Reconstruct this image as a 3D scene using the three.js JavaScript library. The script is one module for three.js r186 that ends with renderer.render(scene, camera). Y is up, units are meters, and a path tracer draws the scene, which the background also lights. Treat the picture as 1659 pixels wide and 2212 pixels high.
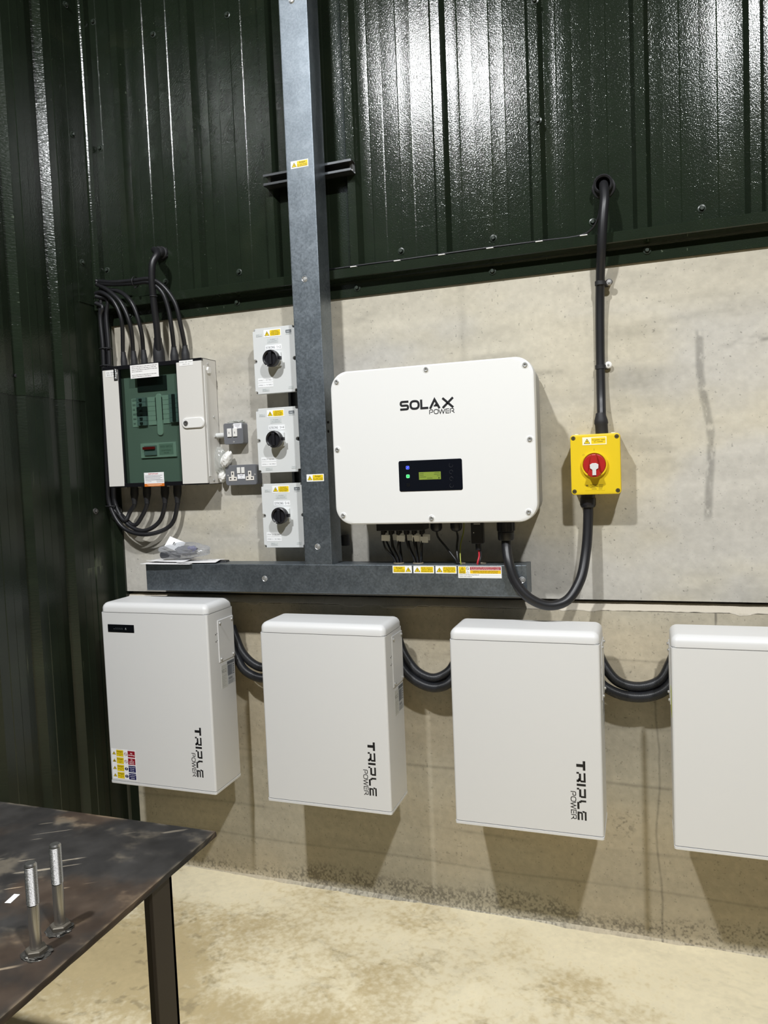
import * as THREE from 'three';
import { RoundedBoxGeometry } from 'three/addons/geometries/RoundedBoxGeometry.js';
import { RectAreaLightUniformsLib } from 'three/addons/lights/RectAreaLightUniformsLib.js';
import { mergeGeometries, mergeVertices, toCreasedNormals } from 'three/addons/utils/BufferGeometryUtils.js';

// ---------------------------------------------------------------- camera, lights, exposure
const W = 1659, H = 2212, F = 1627.273;
const scene = new THREE.Scene();
scene.background = new THREE.Color(0x000000);
const camera = new THREE.PerspectiveCamera(2 * Math.atan(H / 2 / F) * 180 / Math.PI, W / H, 0.05, 60);
camera.position.set(1.99781, 1.66006, 2.65452);
camera.rotation.set(-0.05819, 0.33644, -0.04083, 'YXZ');
camera.updateMatrixWorld(true);
const renderer = new THREE.WebGLRenderer({ antialias: true });
renderer.toneMapping = THREE.LinearToneMapping;
renderer.toneMappingExposure = 0.72;
renderer.shadowMap.enabled = true;
RectAreaLightUniformsLib.init();
const LAMPS = [[0.68, 2.85], [2.89, 2.85]];   // x, z of the high bay lights
const LAMP_Y = 4.5, LAMP_NITS = 3400, LAMP_SIZE = 0.15;
const LAMP_COLOR = new THREE.Color(0.97, 0.985, 1.0);

// ---------------------------------------------------------------- helpers
let seed = 7;
const rnd = () => { seed = (seed * 1664525 + 1013904223) >>> 0; return seed / 4294967296; };
const rr = (a, b) => a + (b - a) * rnd();
const V = (x, y, z) => new THREE.Vector3(x, y, z);
function ray(px, py) { return V((px - W / 2) / F, -(py - H / 2) / F, -1).applyQuaternion(camera.quaternion); }
function onPlane(px, py, axis, val) { const d = ray(px, py), t = (val - camera.position[axis]) / d[axis]; return camera.position.clone().addScaledVector(d, t); }
const P = (px, py, z) => onPlane(px, py, 'z', z);        // photo pixel on a plane parallel to the back wall
const PX = (px, py, x) => onPlane(px, py, 'x', x);       // on a plane parallel to the left wall
const PY = (px, py, y) => onPlane(px, py, 'y', y);       // on a level plane
const lin = (r, g, b) => new THREE.Color().setRGB(r, g, b);

const used = {};
function numbered(n) { const k = used[n] = (used[n] ?? -1) + 1; return k ? n + '_' + String(k).padStart(3, '0') : n; }
function mesh(name, geo, mat, parent, label) {
  const m = new THREE.Mesh(geo, mat); m.name = name; m.castShadow = m.receiveShadow = true;
  if (label) m.userData.label = label;
  parent.add(m); return m;
}
const part = (parent, name, geo, mat, label) => mesh(name, geo, mat, parent, label);
const things = [];
function thing(name, label, category, group) {
  const g = new THREE.Group(); g.name = numbered(name); g.userData = { label, category };
  if (group) g.userData.group = group;
  scene.add(g); things.push(g); return g;
}
function solo(name, geo, mat, label, category, group) {
  const m = mesh(numbered(name), geo, mat, scene); m.userData = { label, category };
  if (group) m.userData.group = group;
  things.push(m); return m;
}
function struct(name) { const g = new THREE.Group(); g.name = name; g.userData.kind = 'structure'; scene.add(g); return g; }
function structMesh(name, geo, mat) { const m = mesh(name, geo, mat, scene); m.userData.kind = 'structure'; return m; }

function box(x0, x1, y0, y1, z0, z1, r = 0) {
  const w = x1 - x0, h = y1 - y0, d = z1 - z0;
  const g = r ? new RoundedBoxGeometry(w, h, d, 2, Math.min(r, w / 2.01, h / 2.01, d / 2.01)) : new THREE.BoxGeometry(w, h, d);
  return g.translate((x0 + x1) / 2, (y0 + y1) / 2, (z0 + z1) / 2);
}
const crease = (g, a = 0.6) => toCreasedNormals((g.index ? g.toNonIndexed() : g).scale(1000, 1000, 1000), a).scale(0.001, 0.001, 0.001);   // scaled up: the function welds points closer than 0.01
const merge = list => mergeGeometries(list.map(g => { const n = g.index ? g.toNonIndexed() : g; for (const k of Object.keys(n.attributes)) if (!['position', 'normal', 'uv'].includes(k)) n.deleteAttribute(k); return n; }));
// solid with a rounded-rectangle outline; levels = [[height, inset], ...] along axis 'z' or 'y'
function loft(a0, a1, b0, b1, r, lv, axis = 'z', n = 6) {
  const e = lv[lv.length - 1], half = Math.min(a1 - a0, b1 - b0) / 2, levels = [...lv, [e[0], e[1] + Math.min(0.006, (half - e[1]) * 0.4)]];
  const pos = [], idx = [], uv = [], ca = (a0 + a1) / 2, cb = (b0 + b1) / 2, N = 4 * (n + 1);
  const put = (a, b, h) => { axis === 'z' ? pos.push(a, b, h) : pos.push(a, h, -b); uv.push(a, b); };
  for (const [h, inset] of levels) {
    const hw = (a1 - a0) / 2 - inset, hh = (b1 - b0) / 2 - inset, rad = Math.max(0.0005, Math.min(r - inset * 0.6, hw, hh));
    for (let q = 0; q < 4; q++) for (let i = 0; i <= n; i++) {
      const t = (q + i / n) * Math.PI / 2, sx = (q === 0 || q === 3) ? 1 : -1, sy = q < 2 ? 1 : -1;
      put(ca + sx * (hw - rad) + Math.cos(t) * rad, cb + sy * (hh - rad) + Math.sin(t) * rad, h);
    }
  }
  for (let l = 0; l + 1 < levels.length; l++) for (let i = 0; i < N; i++) {
    const A = l * N + i, B = l * N + (i + 1) % N, C = A + N, D = B + N;
    idx.push(A, B, D, A, D, C);
  }
  const cap = (l, flip) => { const c = pos.length / 3; put(ca, cb, levels[l][0]); for (let i = 0; i < N; i++) { const A = l * N + i, B = l * N + (i + 1) % N; flip ? idx.push(c, B, A) : idx.push(c, A, B); } };
  cap(0, true); cap(levels.length - 1, false);
  const g = new THREE.BufferGeometry();
  g.setAttribute('position', new THREE.Float32BufferAttribute(pos, 3));
  g.setAttribute('uv', new THREE.Float32BufferAttribute(uv, 2)); g.setIndex(idx);
  return crease(g.toNonIndexed(), 0.5);
}
const loftY = (x0, x1, z0, z1, r, levels, n) => loft(x0, x1, -z1, -z0, r, levels, 'y', n);
function aim(g, dir, at) { g.applyQuaternion(new THREE.Quaternion().setFromUnitVectors(V(0, 1, 0), dir.clone().normalize())); return g.translate(at.x, at.y, at.z); }
// lathe from [[radius, along], ...] about direction dir starting at point at
const turned = (prof, at, dir, seg = 24) => aim(crease(new THREE.LatheGeometry(prof.map(p => new THREE.Vector2(Math.max(p[0], 1e-5), p[1])), seg), 0.55), dir, at);
const rod = (at, dir, r, len, seg = 20, ch = 0) => turned(ch ? [[0, 0], [r - ch, 0], [r, ch], [r, len - ch], [r - ch, len], [0, len]] : [[0, 0], [r, 0], [r, len], [0, len]], at, dir, seg);
function tube(pts, r, seg = 60, rad = 10) {
  const c = new THREE.CatmullRomCurve3(pts, false, 'centripetal');
  const g = new THREE.TubeGeometry(c, seg, r, rad, false);
  const ends = [0, 1].map(t => { const p = c.getPointAt(t), d = c.getTangentAt(t); if (!t) d.negate(); return aim(new THREE.CircleGeometry(r, rad).rotateX(-Math.PI / 2), d, p); });
  return merge([g, ...ends]);
}
function corrugated(pts, r, pitch, depth) {
  const c = new THREE.CatmullRomCurve3(pts, false, 'centripetal'), L = c.getLength(), seg = Math.round(L / pitch) * 4, rad = 16;
  const g = new THREE.TubeGeometry(c, seg, r, rad, false), p = g.attributes.position, cc = Array.from({ length: seg + 1 }, (_, i) => c.getPointAt(i / seg));
  const v = V(0, 0, 0), prof = [0, -depth * 0.5, -depth, -depth * 0.5];
  for (let i = 0; i <= seg; i++) for (let j = 0; j <= rad; j++) {
    const k = i * (rad + 1) + j; v.fromBufferAttribute(p, k).sub(cc[i]); v.setLength(r + prof[i % 4]).add(cc[i]); p.setXYZ(k, v.x, v.y, v.z);
  }
  g.computeVertexNormals(); return g;
}
function extrude(shape, depth, bevel = 0, curve = 8) {
  return new THREE.ExtrudeGeometry(shape, { depth: depth - 2 * bevel, bevelEnabled: bevel > 0, bevelThickness: bevel, bevelSize: bevel, bevelOffset: -bevel, bevelSegments: 2, curveSegments: curve }).translate(0, 0, bevel);
}
// lettering strokes: polylines with rounded corners made into thin raised strokes
function roundPoly(v, r, closed) {
  const out = [], n = v.length;
  for (let i = 0; i < n; i++) {
    const p = v[i];
    if (!r || (!closed && (i === 0 || i === n - 1))) { out.push(p); continue; }
    const a = v[(i + n - 1) % n], b = v[(i + 1) % n];
    const la = Math.hypot(a[0] - p[0], a[1] - p[1]), lb = Math.hypot(b[0] - p[0], b[1] - p[1]), q = Math.min(r, la / 2, lb / 2);
    const s = [p[0] + (a[0] - p[0]) / la * q, p[1] + (a[1] - p[1]) / la * q], e = [p[0] + (b[0] - p[0]) / lb * q, p[1] + (b[1] - p[1]) / lb * q];
    for (let k = 0; k <= 6; k++) { const t = k / 6, u = 1 - t; out.push([u * u * s[0] + 2 * u * t * p[0] + t * t * e[0], u * u * s[1] + 2 * u * t * p[1] + t * t * e[1]]); }
  }
  return out;
}
function stroke(v, w, r = 0, closed = false, depth = 0.02) {
  const p = roundPoly(v, r, closed), n = p.length, L = [], R = [];
  for (let i = 0; i < n; i++) {
    const a = p[closed ? (i + n - 1) % n : Math.max(i - 1, 0)], b = p[closed ? (i + 1) % n : Math.min(i + 1, n - 1)], c = p[i];
    let d1 = [c[0] - a[0], c[1] - a[1]], d2 = [b[0] - c[0], b[1] - c[1]];
    if (!Math.hypot(...d1)) d1 = d2; if (!Math.hypot(...d2)) d2 = d1;
    const u = d => { const l = Math.hypot(...d) || 1; return [d[0] / l, d[1] / l]; };
    d1 = u(d1); d2 = u(d2);
    let nx = -(d1[1] + d2[1]), ny = d1[0] + d2[0]; const l = Math.hypot(nx, ny) || 1; nx /= l; ny /= l;
    const m = w / 2 / Math.max(0.35, nx * -d1[1] + ny * d1[0]);
    L.push(new THREE.Vector2(c[0] + nx * m, c[1] + ny * m)); R.push(new THREE.Vector2(c[0] - nx * m, c[1] - ny * m));
  }
  let s;
  if (closed) { const outer = Math.abs(THREE.ShapeUtils.area(L)) > Math.abs(THREE.ShapeUtils.area(R)) ? [L, R] : [R, L]; s = new THREE.Shape(outer[0]); s.holes.push(new THREE.Path(outer[1])); }
  else s = new THREE.Shape([...L, ...R.reverse()]);
  return new THREE.ExtrudeGeometry(s, { depth, bevelEnabled: false });
}
const rectG = (x0, x1, y0, y1, depth = 0.02) => box(x0, x1, y0, y1, 0, depth);

// ---------------------------------------------------------------- noise and textures
const perm = new Uint8Array(512); { const a = Array.from({ length: 256 }, (_, i) => i); for (let i = 255; i > 0; i--) { const j = Math.floor(rnd() * (i + 1));[a[i], a[j]] = [a[j], a[i]]; } for (let i = 0; i < 512; i++) perm[i] = a[i & 255]; }
function vn(x, y, px = 256, py = 256) {           // value noise that repeats every px, py
  const xi = Math.floor(x), yi = Math.floor(y), fx = x - xi, fy = y - yi, u = fx * fx * (3 - 2 * fx), v = fy * fy * (3 - 2 * fy);
  let x0 = xi % px, y0 = yi % py; if (x0 < 0) x0 += px; if (y0 < 0) y0 += py;
  const x1 = x0 + 1 === px ? 0 : x0 + 1, y1 = y0 + 1 === py ? 0 : y0 + 1, r0 = perm[x0 & 255], r1 = perm[x1 & 255];
  const a = perm[r0 + (y0 & 255)], b = perm[r1 + (y0 & 255)], c = perm[r0 + (y1 & 255)], d = perm[r1 + (y1 & 255)];
  return (a + (b - a) * u + (c - a) * v + (a - b - c + d) * u * v) / 255;
}
function fbm(x, y, o = 4, p = 256) { let s = 0, a = 0.5, t = 0; for (let i = 0; i < o; i++) { s += a * vn(x, y, p, p); t += a; a *= 0.5; x *= 2; y *= 2; p *= 2; } return s / t; }
const clamp = (x, a = 0, b = 1) => Math.min(b, Math.max(a, x));
const sm = (a, b, x) => { const t = clamp((x - a) / (b - a)); return t * t * (3 - 2 * t); };
function texture(w, h, fn, srgb = true) {
  const d = new Uint8Array(w * h * 4);
  for (let y = 0; y < h; y++) for (let x = 0; x < w; x++) { const c = fn((x + 0.5) / w, (y + 0.5) / h), k = (y * w + x) * 4; if (typeof c === 'number') d[k] = d[k + 1] = d[k + 2] = clamp(c) * 255; else { d[k] = clamp(c[0], 0, 255); d[k + 1] = clamp(c[1], 0, 255); d[k + 2] = clamp(c[2], 0, 255); } d[k + 3] = 255; }
  const t = new THREE.DataTexture(d, w, h); t.magFilter = THREE.LinearFilter; t.minFilter = THREE.LinearMipmapLinearFilter; t.generateMipmaps = true;
  t.wrapS = t.wrapT = THREE.RepeatWrapping; if (srgb) t.colorSpace = THREE.SRGBColorSpace; t.needsUpdate = true; return t;
}
function canvasTex(w, h, draw) {
  const c = document.createElement('canvas'); c.width = w; c.height = h; const x = c.getContext('2d'); draw(x, w, h);
  const t = new THREE.CanvasTexture(c); t.colorSpace = THREE.SRGBColorSpace; return t;
}
// uv from position in metres: (x, y) for walls, (x, z) for floors
function planarUV(g, fu, fv) { const p = g.attributes.position, uv = new Float32Array(p.count * 2); for (let i = 0; i < p.count; i++) { uv[2 * i] = fu(p.getX(i), p.getY(i), p.getZ(i)); uv[2 * i + 1] = fv(p.getX(i), p.getY(i), p.getZ(i)); } g.setAttribute('uv', new THREE.BufferAttribute(uv, 2)); return g; }

const std = (color, roughness = 0.5, metalness = 0, extra = {}) => new THREE.MeshStandardMaterial({ color: Array.isArray(color) ? lin(...color) : color, roughness, metalness, ...extra });

// paint with orange-peel texture
const peel = texture(1024, 1024, (u, v) => 0.5 * fbm(u * 90, v * 80, 2, 90) + 0.5 * fbm(u * 170 + 3, v * 150 + 9, 2, 170), false);
const PEEL_M = 0.28;
const greenWear = texture(1024, 1024, (u, v) => {
  const dirt = sm(0.6, 0.85, fbm(u * 9, v * 5, 5, 9)) * 0.6, fleck = fbm(u * 230, v * 150, 2, 230) > 0.945 ? 1 : 0;
  const b = 0.94 + 0.12 * fbm(u * 24, v * 24, 3, 24);
  return [32 * b + dirt * 9 + fleck * 60, 40 * b + dirt * 7 + fleck * 60, 30 * b + dirt * 5 + fleck * 56];
});
const greenMat = new THREE.MeshStandardMaterial({ map: greenWear, roughness: 0.13, bumpMap: peel, bumpScale: 0.0004 });
greenWear.repeat.set(PEEL_M / 1.7, PEEL_M / 1.7);                       // uv runs once every PEEL_M metres
const scuff = texture(1024, 1024, (u, v) => {
  const a = sm(0.58, 0.8, fbm(u * 7, v * 4 + 3, 5, 7)), s = sm(0.72, 0.86, fbm(u * 60, v * 6, 3, 60)) * a, b = 0.9 + 0.2 * fbm(u * 30, v * 30, 3, 30);
  return [27 * b + a * 7 + s * 40, 34 * b + a * 7 + s * 38, 25 * b + a * 5 + s * 33];
});
scuff.repeat.set(PEEL_M / 1.3, PEEL_M / 1.3);
const greenScuffed = new THREE.MeshStandardMaterial({ map: scuff, roughness: 0.27, bumpMap: peel, bumpScale: 0.00032 });
const greenPlain = new THREE.MeshStandardMaterial({ color: lin(0.034, 0.045, 0.035), roughness: 0.3 });

// galvanised steel
const spangle = texture(512, 512, (u, v) => { const n = fbm(u * 80, v * 80, 2, 80), m = fbm(u * 8, v * 8, 4, 8); const s = 132 + 22 * (n - 0.5) + 24 * (m - 0.5); return [s - 6, s + 2, s + 9]; });
const spangleR = texture(256, 256, (u, v) => 0.36 + 0.16 * fbm(u * 40, v * 40, 3, 40), false);
const galvMat = new THREE.MeshStandardMaterial({ map: spangle, metalness: 0.85, roughness: 1, roughnessMap: spangleR });
const galvUV = g => planarUV(g, (x, y, z) => (x + z) / 0.35, (x, y) => y / 0.35);
const darkSteel = std([0.13, 0.135, 0.14], 0.38, 0.8);
const screwSteel = std([0.62, 0.62, 0.61], 0.35, 0.7);
const dullSteel = std([0.35, 0.34, 0.33], 0.4, 0.9);

const cableMat = std([0.014, 0.014, 0.016], 0.4);
const blackPlastic = std([0.012, 0.012, 0.015], 0.38);
const blackRough = std([0.016, 0.016, 0.018], 0.6);
const holeMat = std([0.006, 0.006, 0.006], 0.9);
const whiteCase = std([0.70, 0.698, 0.69], 0.42);
const whiteCover = std([0.80, 0.80, 0.785], 0.4);
const greyCase = std([0.35, 0.35, 0.345], 0.5);
const inkMat = std([0.008, 0.008, 0.01], 0.5);
const greyABS = std([0.70, 0.715, 0.71], 0.42);
const dbCream = std([0.72, 0.7, 0.66], 0.42);
const metalclad = std([0.17, 0.175, 0.19], 0.42, 0.1);
const whitePlastic = std([0.82, 0.81, 0.78], 0.35);
const yellowMat = std([0.78, 0.56, 0.015], 0.38);
const redMat = std([0.42, 0.018, 0.016], 0.35);

// concrete
const UX0 = -0.15, UX1 = 3.05, UY0 = 1.16, UY1 = 2.38;
const stains = [];
for (let i = 0; i < 150; i++) stains.push([rr(UX0, UX1), rr(UY0, UY1), rr(0.001, 0.0045), rr(0.3, 0.9)]);
const upperTex = texture(2048, 768, (u, v) => {
  const x = UX0 + u * (UX1 - UX0), y = UY0 + v * (UY1 - UY0);
  let k = 1 + 0.10 * (fbm(x * 3, y * 5, 5) - 0.5) + 0.09 * (fbm(x * 60, y * 60, 3) - 0.5) + 0.10 * (fbm(x * 2 + 9, y * 16, 4) - 0.5);
  let warm = sm(0.45, 0.75, fbm(x * 2.2 + 4, y * 3.4 + 7, 4));
  const top = sm(2.06, 2.2, y + 0.08 * (fbm(x * 5, y * 5, 3) - 0.5)); warm = Math.max(warm, top * 0.8);
  k -= 0.10 * sm(0.5, 0.8, fbm(x * 2.6 + 17, y * 14 + 3, 5)) * sm(0.4, 0.7, fbm(x * 4 + 1, y * 4, 4));                 // cloudy casting streaks
  // dark smear right of the isolator, and the streaks near the right edge
  const dx = x - (2.168 + 0.03 * sm(1.95, 1.7, y) - 0.012 * sm(1.7, 1.45, y)), fr = fbm(x * 70, y * 40, 3);
  if (y > 1.44 && y < 2.07) k -= 0.2 * Math.exp(-((dx / 0.0125) ** 4)) * sm(0.12, 0.5, fr) * sm(1.44, 1.47, y) * sm(2.07, 2.05, y);
  k -= 0.3 * Math.exp(-((y - 2.015 - 0.05 * (x - 2.3)) ** 2) / 0.00016) * sm(2.2, 2.33, x) * sm(0.35, 0.6, fbm(x * 14, y * 30, 3));
  k -= 0.16 * Math.exp(-((y - 1.965) ** 2) / 0.0001) * sm(1.55, 1.62, x) * sm(1.78, 1.7, x) * fr * 1.4;
  const sp = fbm(x * 150, y * 150, 2); if (sp > 0.86) k -= 0.16;
  const vt = Math.exp(-((x - 1.39) ** 2) / 0.0002) * sm(1.9, 2.05, y) * fbm(x * 50, y * 12, 3); k -= 0.1 * vt;
  return [k * (189 + warm * 4), k * (185 + warm * 1), k * (176 - warm * 8)];
});
{ // pitting holes
  const d = upperTex.image.data; for (const [x, y, r, s] of stains) { const cx = (x - UX0) / (UX1 - UX0) * 2048, cy = (y - UY0) / (UY1 - UY0) * 768, R = r * 640 * 0.6; for (let j = Math.floor(cy - R - 1); j <= cy + R + 1; j++) for (let i = Math.floor(cx - 2 * R - 1); i <= cx + 2 * R + 1; i++) { if (i < 0 || j < 0 || i > 2047 || j > 767) continue; const e = Math.hypot((i - cx) / (1.5 * R), (j - cy) / R + 0.4 * (i - cx) / R); if (e < 1) for (let c = 0; c < 3; c++) d[(j * 2048 + i) * 4 + c] *= 1 - 0.5 * s * (1 - e * e); } }
}
const LY0 = -0.05, LY1 = 1.2;
const lowerTex = texture(2048, 832, (u, v) => {
  const x = UX0 + u * (UX1 - UX0), y = LY0 + v * (LY1 - LY0);
  let k = 1 + 0.12 * (fbm(x * 3 + 5, y * 4, 5) - 0.5) + 0.10 * (fbm(x * 70, y * 60, 3) - 0.5) + 0.09 * (fbm(x * 1.6, y * 26, 4) - 0.5);
  const line = (c, w, amp, f) => { k -= amp * Math.exp(-((y - c - 0.004 * Math.sin(x * 7 + c * 40)) ** 2) / (w * w)) * sm(0.25, 0.6, fbm(x * f + c * 9, y * 20, 3)); };
  line(0.97, 0.004, 0.10, 3); line(0.54, 0.006, 0.14, 4); line(0.30, 0.006, 0.09, 3); line(0.17, 0.005, 0.09, 3); line(0.74, 0.006, 0.05, 3);
  const crack = Math.exp(-((x - 2.015 - 0.006 * Math.sin(y * 13) - 0.01 * (fbm(3, y * 12, 3) - 0.5)) ** 2) / 0.000012); if (y < 0.95) k -= 0.2 * crack * (0.5 + fbm(x * 40, y * 30, 2) * 0.6);
  const sp = fbm(x * 190, y * 150, 2); k -= 0.2 * sm(0.78, 0.92, sp);
  if (fbm(x * 60, y * 110, 2) > 0.86) k -= 0.1;
  const sx = x - 1.905, sy = y - 0.4; if (sx * sx + sy * sy < 0.0022) k -= 0.24 * sm(0.5, 0.75, fbm(x * 90, y * 110, 4)) * (1 - (sx * sx + sy * sy) / 0.0022);     // smudge
  // mould band along the foot of the wall
  const h = 0.10 + 0.06 * (fbm(x * 3.3, 2, 3) - 0.5) * 2, m = sm(h, h - 0.05, y) * sm(0.40, 0.72, fbm(x * 150, y * 130, 5) + 0.12 * sm(0.4, 0.7, fbm(x * 2.4 + 8, 4, 2)) - 0.06);
  k -= 0.26 * m;
  // drips under the chipped edge at the right
  if (y > 1.06 && x > 2.2) k -= 0.3 * sm(0.66, 0.78, fbm(x * 26, y * 4, 3)) * sm(1.05, 1.14, y);
  const warm = sm(0.35, 0.7, fbm(x * 2 + 1, y * 3 + 4, 3));
  return [k * (181 + 4 * warm), k * 174, k * (156 - 5 * warm)];
});
const concreteBump = texture(512, 512, (u, v) => 0.5 * fbm(u * 30, v * 30, 4, 30) + 0.5 * fbm(u * 8, v * 8, 3, 8), false);
const upperMat = new THREE.MeshStandardMaterial({ map: upperTex, roughness: 0.82, bumpMap: concreteBump, bumpScale: 0.0012 });
const lowerMat = new THREE.MeshStandardMaterial({ map: lowerTex, roughness: 0.85, bumpMap: concreteBump, bumpScale: 0.0016 });
const ledgeMat = new THREE.MeshStandardMaterial({ color: lin(0.55, 0.5, 0.41), roughness: 0.85, bumpMap: concreteBump, bumpScale: 0.002 });
concreteBump.repeat.set(8, 3);

const WZ = -0.006;                               // face of the upper concrete panel
const FX0 = -0.2, FX1 = 9, FZ0 = -0.3, FZ1 = 14;
const FTX0 = -0.3, FTX1 = 3.5, FTZ0 = 0, FTZ1 = 2.6;
const floorTex = texture(2048, 1400, (u, v) => {       // the part of the floor in view; repeats beyond it
  const x = FTX0 + u * (FTX1 - FTX0), z = FTZ0 + v * (FTZ1 - FTZ0), w = fbm(x * 2.3, z * 2.3, 4) - 0.5;
  const trowel = fbm(x * 6 + w * 3, z * 10 + w * 5, 5), grain = fbm(x * 70, z * 70, 3), grit = fbm(x * 110 + 9, z * 110, 2);
  // trodden-in soil lies in ragged patches out on the floor, the strip along the wall is clean and smooth
  const soil = sm(0.40, 0.66, fbm(x * 2.6 + 7, z * 3.4 + 1, 6) * 0.55 + 0.22 * grain + 0.26 * sm(0.25, 1.0, z - 0.22 * (x - 1.1)) + 0.02);
  const mark = sm(0.56, 0.74, fbm(x * 26 + w * 10, z * 40 + w * 12, 6)) * sm(0.42, 0.62, fbm(x * 5 + 3, z * 6, 5)) * (0.25 + soil);
  const k = 1 + 0.07 * (trowel - 0.5) + 0.07 * (grain - 0.5) - 0.11 * mark - (grit > 0.9 ? 0.1 : 0);
  return [k * (226 - 46 * soil), k * (215 - 52 * soil), k * (184 - 60 * soil)];
});
const floorBump = texture(512, 512, (u, v) => fbm(u * 10 + 2 * fbm(u * 4, v * 4, 2, 4), v * 14, 5, 2), false);
const floorMat = new THREE.MeshStandardMaterial({ map: floorTex, roughness: 0.62, bumpMap: floorBump, bumpScale: 0.004 });

// ---------------------------------------------------------------- the setting
const PAN = -0.010, RIB = 0.03, GUV = 1 / PEEL_M;
structMesh('floor', planarUV(box(FX0 - 0.3, FX1, -0.2, 0, FZ0, FZ1), x => (x - FTX0) / (FTX1 - FTX0), (x, y, z) => (z - FTZ0) / (FTZ1 - FTZ0)), floorMat);

const wallBack = struct('wall_back');
const uvUp = g => planarUV(g, x => (x - UX0) / (UX1 - UX0), (x, y) => (y - UY0) / (UY1 - UY0));
const uvLow = g => planarUV(g, x => (x - UX0) / (UX1 - UX0), (x, y) => (y - LY0) / (LY1 - LY0));
part(wallBack, 'concrete_panel', uvUp(box(-0.18, FX1, 1.179, 2.37, -0.16, WZ)), upperMat, 'upper pale concrete wall panel');
part(wallBack, 'concrete_panel', uvLow(box(-0.18, FX1, -0.1, 1.142, -0.16, 0)), lowerMat, 'lower concrete wall panel with mould at its foot');
part(wallBack, 'joint_recess', box(-0.18, FX1, 1.13, 1.20, -0.15, -0.045), std([0.12, 0.11, 0.1], 0.9));
{ // rough chipped arris along the top of the lower panel
  const pos = [], idx = [], N = 420, x0 = -0.14, x1 = 3.1; let wob = 0;
  for (let i = 0; i <= N; i++) {
    const x = x0 + (x1 - x0) * i / N, chip = sm(0.62, 0.8, fbm(x * 7, 3, 3)) * 0.01 + 0.003 * fbm(x * 60, 1, 2); wob = 0.002 * (fbm(x * 30, 8, 3) - 0.5);
    const low = 1.145 - chip - (x > 2.25 ? 0.010 * sm(0.5, 0.75, fbm(x * 14, 9, 3)) : 0);
    pos.push(x, low, 0.0006, x, low + 0.004, 0.0012 + wob, x, 1.1665 + wob, -0.024 + wob, x, 1.1665, -0.06);
    if (i) for (let k = 0; k < 3; k++) { const a = (i - 1) * 4 + k, b = a + 4; idx.push(a, b, b + 1, a, b + 1, a + 1); }
  }
  const g = new THREE.BufferGeometry(); g.setAttribute('position', new THREE.Float32BufferAttribute(pos, 3)); g.setIndex(idx); g.computeVertexNormals();
  part(wallBack, 'chipped_edge', planarUV(g, x => x, (x, y) => y), ledgeMat);
  // rough mortar fillet where the floor meets the wall
  const p2 = [], i2 = [];
  for (let i = 0; i <= N; i++) {
    const x = x0 + (x1 - x0) * i / N, d = 0.002 + 0.012 * sm(0.42, 0.75, fbm(x * 4 + 2, 5, 4)) + 0.004 * fbm(x * 40, 2, 2);
    p2.push(x, 0.002 + d * 0.5, -0.001, x, d * 0.4, d * 0.4, x, -0.002, d * 1.25);
    if (i) for (let k = 0; k < 2; k++) { const a = (i - 1) * 3 + k, b = a + 3; i2.push(a, a + 1, b + 1, a, b + 1, b); }
  }
  const g2 = new THREE.BufferGeometry(); g2.setAttribute('position', new THREE.Float32BufferAttribute(p2, 3)); g2.setIndex(i2); g2.computeVertexNormals();
  part(wallBack, 'mortar_fillet', planarUV(g2, x => (x - UX0) / (UX1 - UX0), (x, y) => (y + 0.06 - LY0) / (LY1 - LY0)), lowerMat);
}
// box-profile sheet as a polyline (a, height): ribs at every pitch, shallow raised facets in the pans
function ribProfile(a0, a1, pitch, off, crest, web, h, facets) {
  const pts = []; const k0 = Math.floor((a0 - off) / pitch) - 1, k1 = Math.ceil((a1 - off) / pitch) + 1;
  for (let k = k0; k <= k1; k++) {
    const c = off + k * pitch;
    pts.push([c - crest / 2 - web, 0], [c - crest / 2, h], [c + crest / 2, h], [c + crest / 2 + web, 0]);
    const bow = (u0, u1, z) => { const s = rr(-0.0007, 0.0007), t = rr(-0.0004, 0.0004); for (let i = 0; i <= 6; i++) { const q = i / 6; pts.push([c + u0 + (u1 - u0) * q, z + s * 4 * q * (1 - q) + t * (q - 0.5)]); } };
    let u = crest / 2 + web + 0.003; for (const [f0, f1] of facets) { bow(u, f0, 0); bow(f0 + 0.004, f1 - 0.004, 0.0016); u = f1; } if (facets.length) bow(u, pitch - crest / 2 - web - 0.003, 0);
  }
  const out = []; const at = a => { for (let i = 1; i < pts.length; i++) if (pts[i][0] >= a) { const [p, q] = [pts[i - 1], pts[i]]; return p[1] + (q[1] - p[1]) * (a - p[0]) / (q[0] - p[0]); } };
  out.push([a0, at(a0)]); for (const p of pts) if (p[0] > a0 + 1e-4 && p[0] < a1 - 1e-4) out.push(p); out.push([a1, at(a1)]);
  return out;
}
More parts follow.
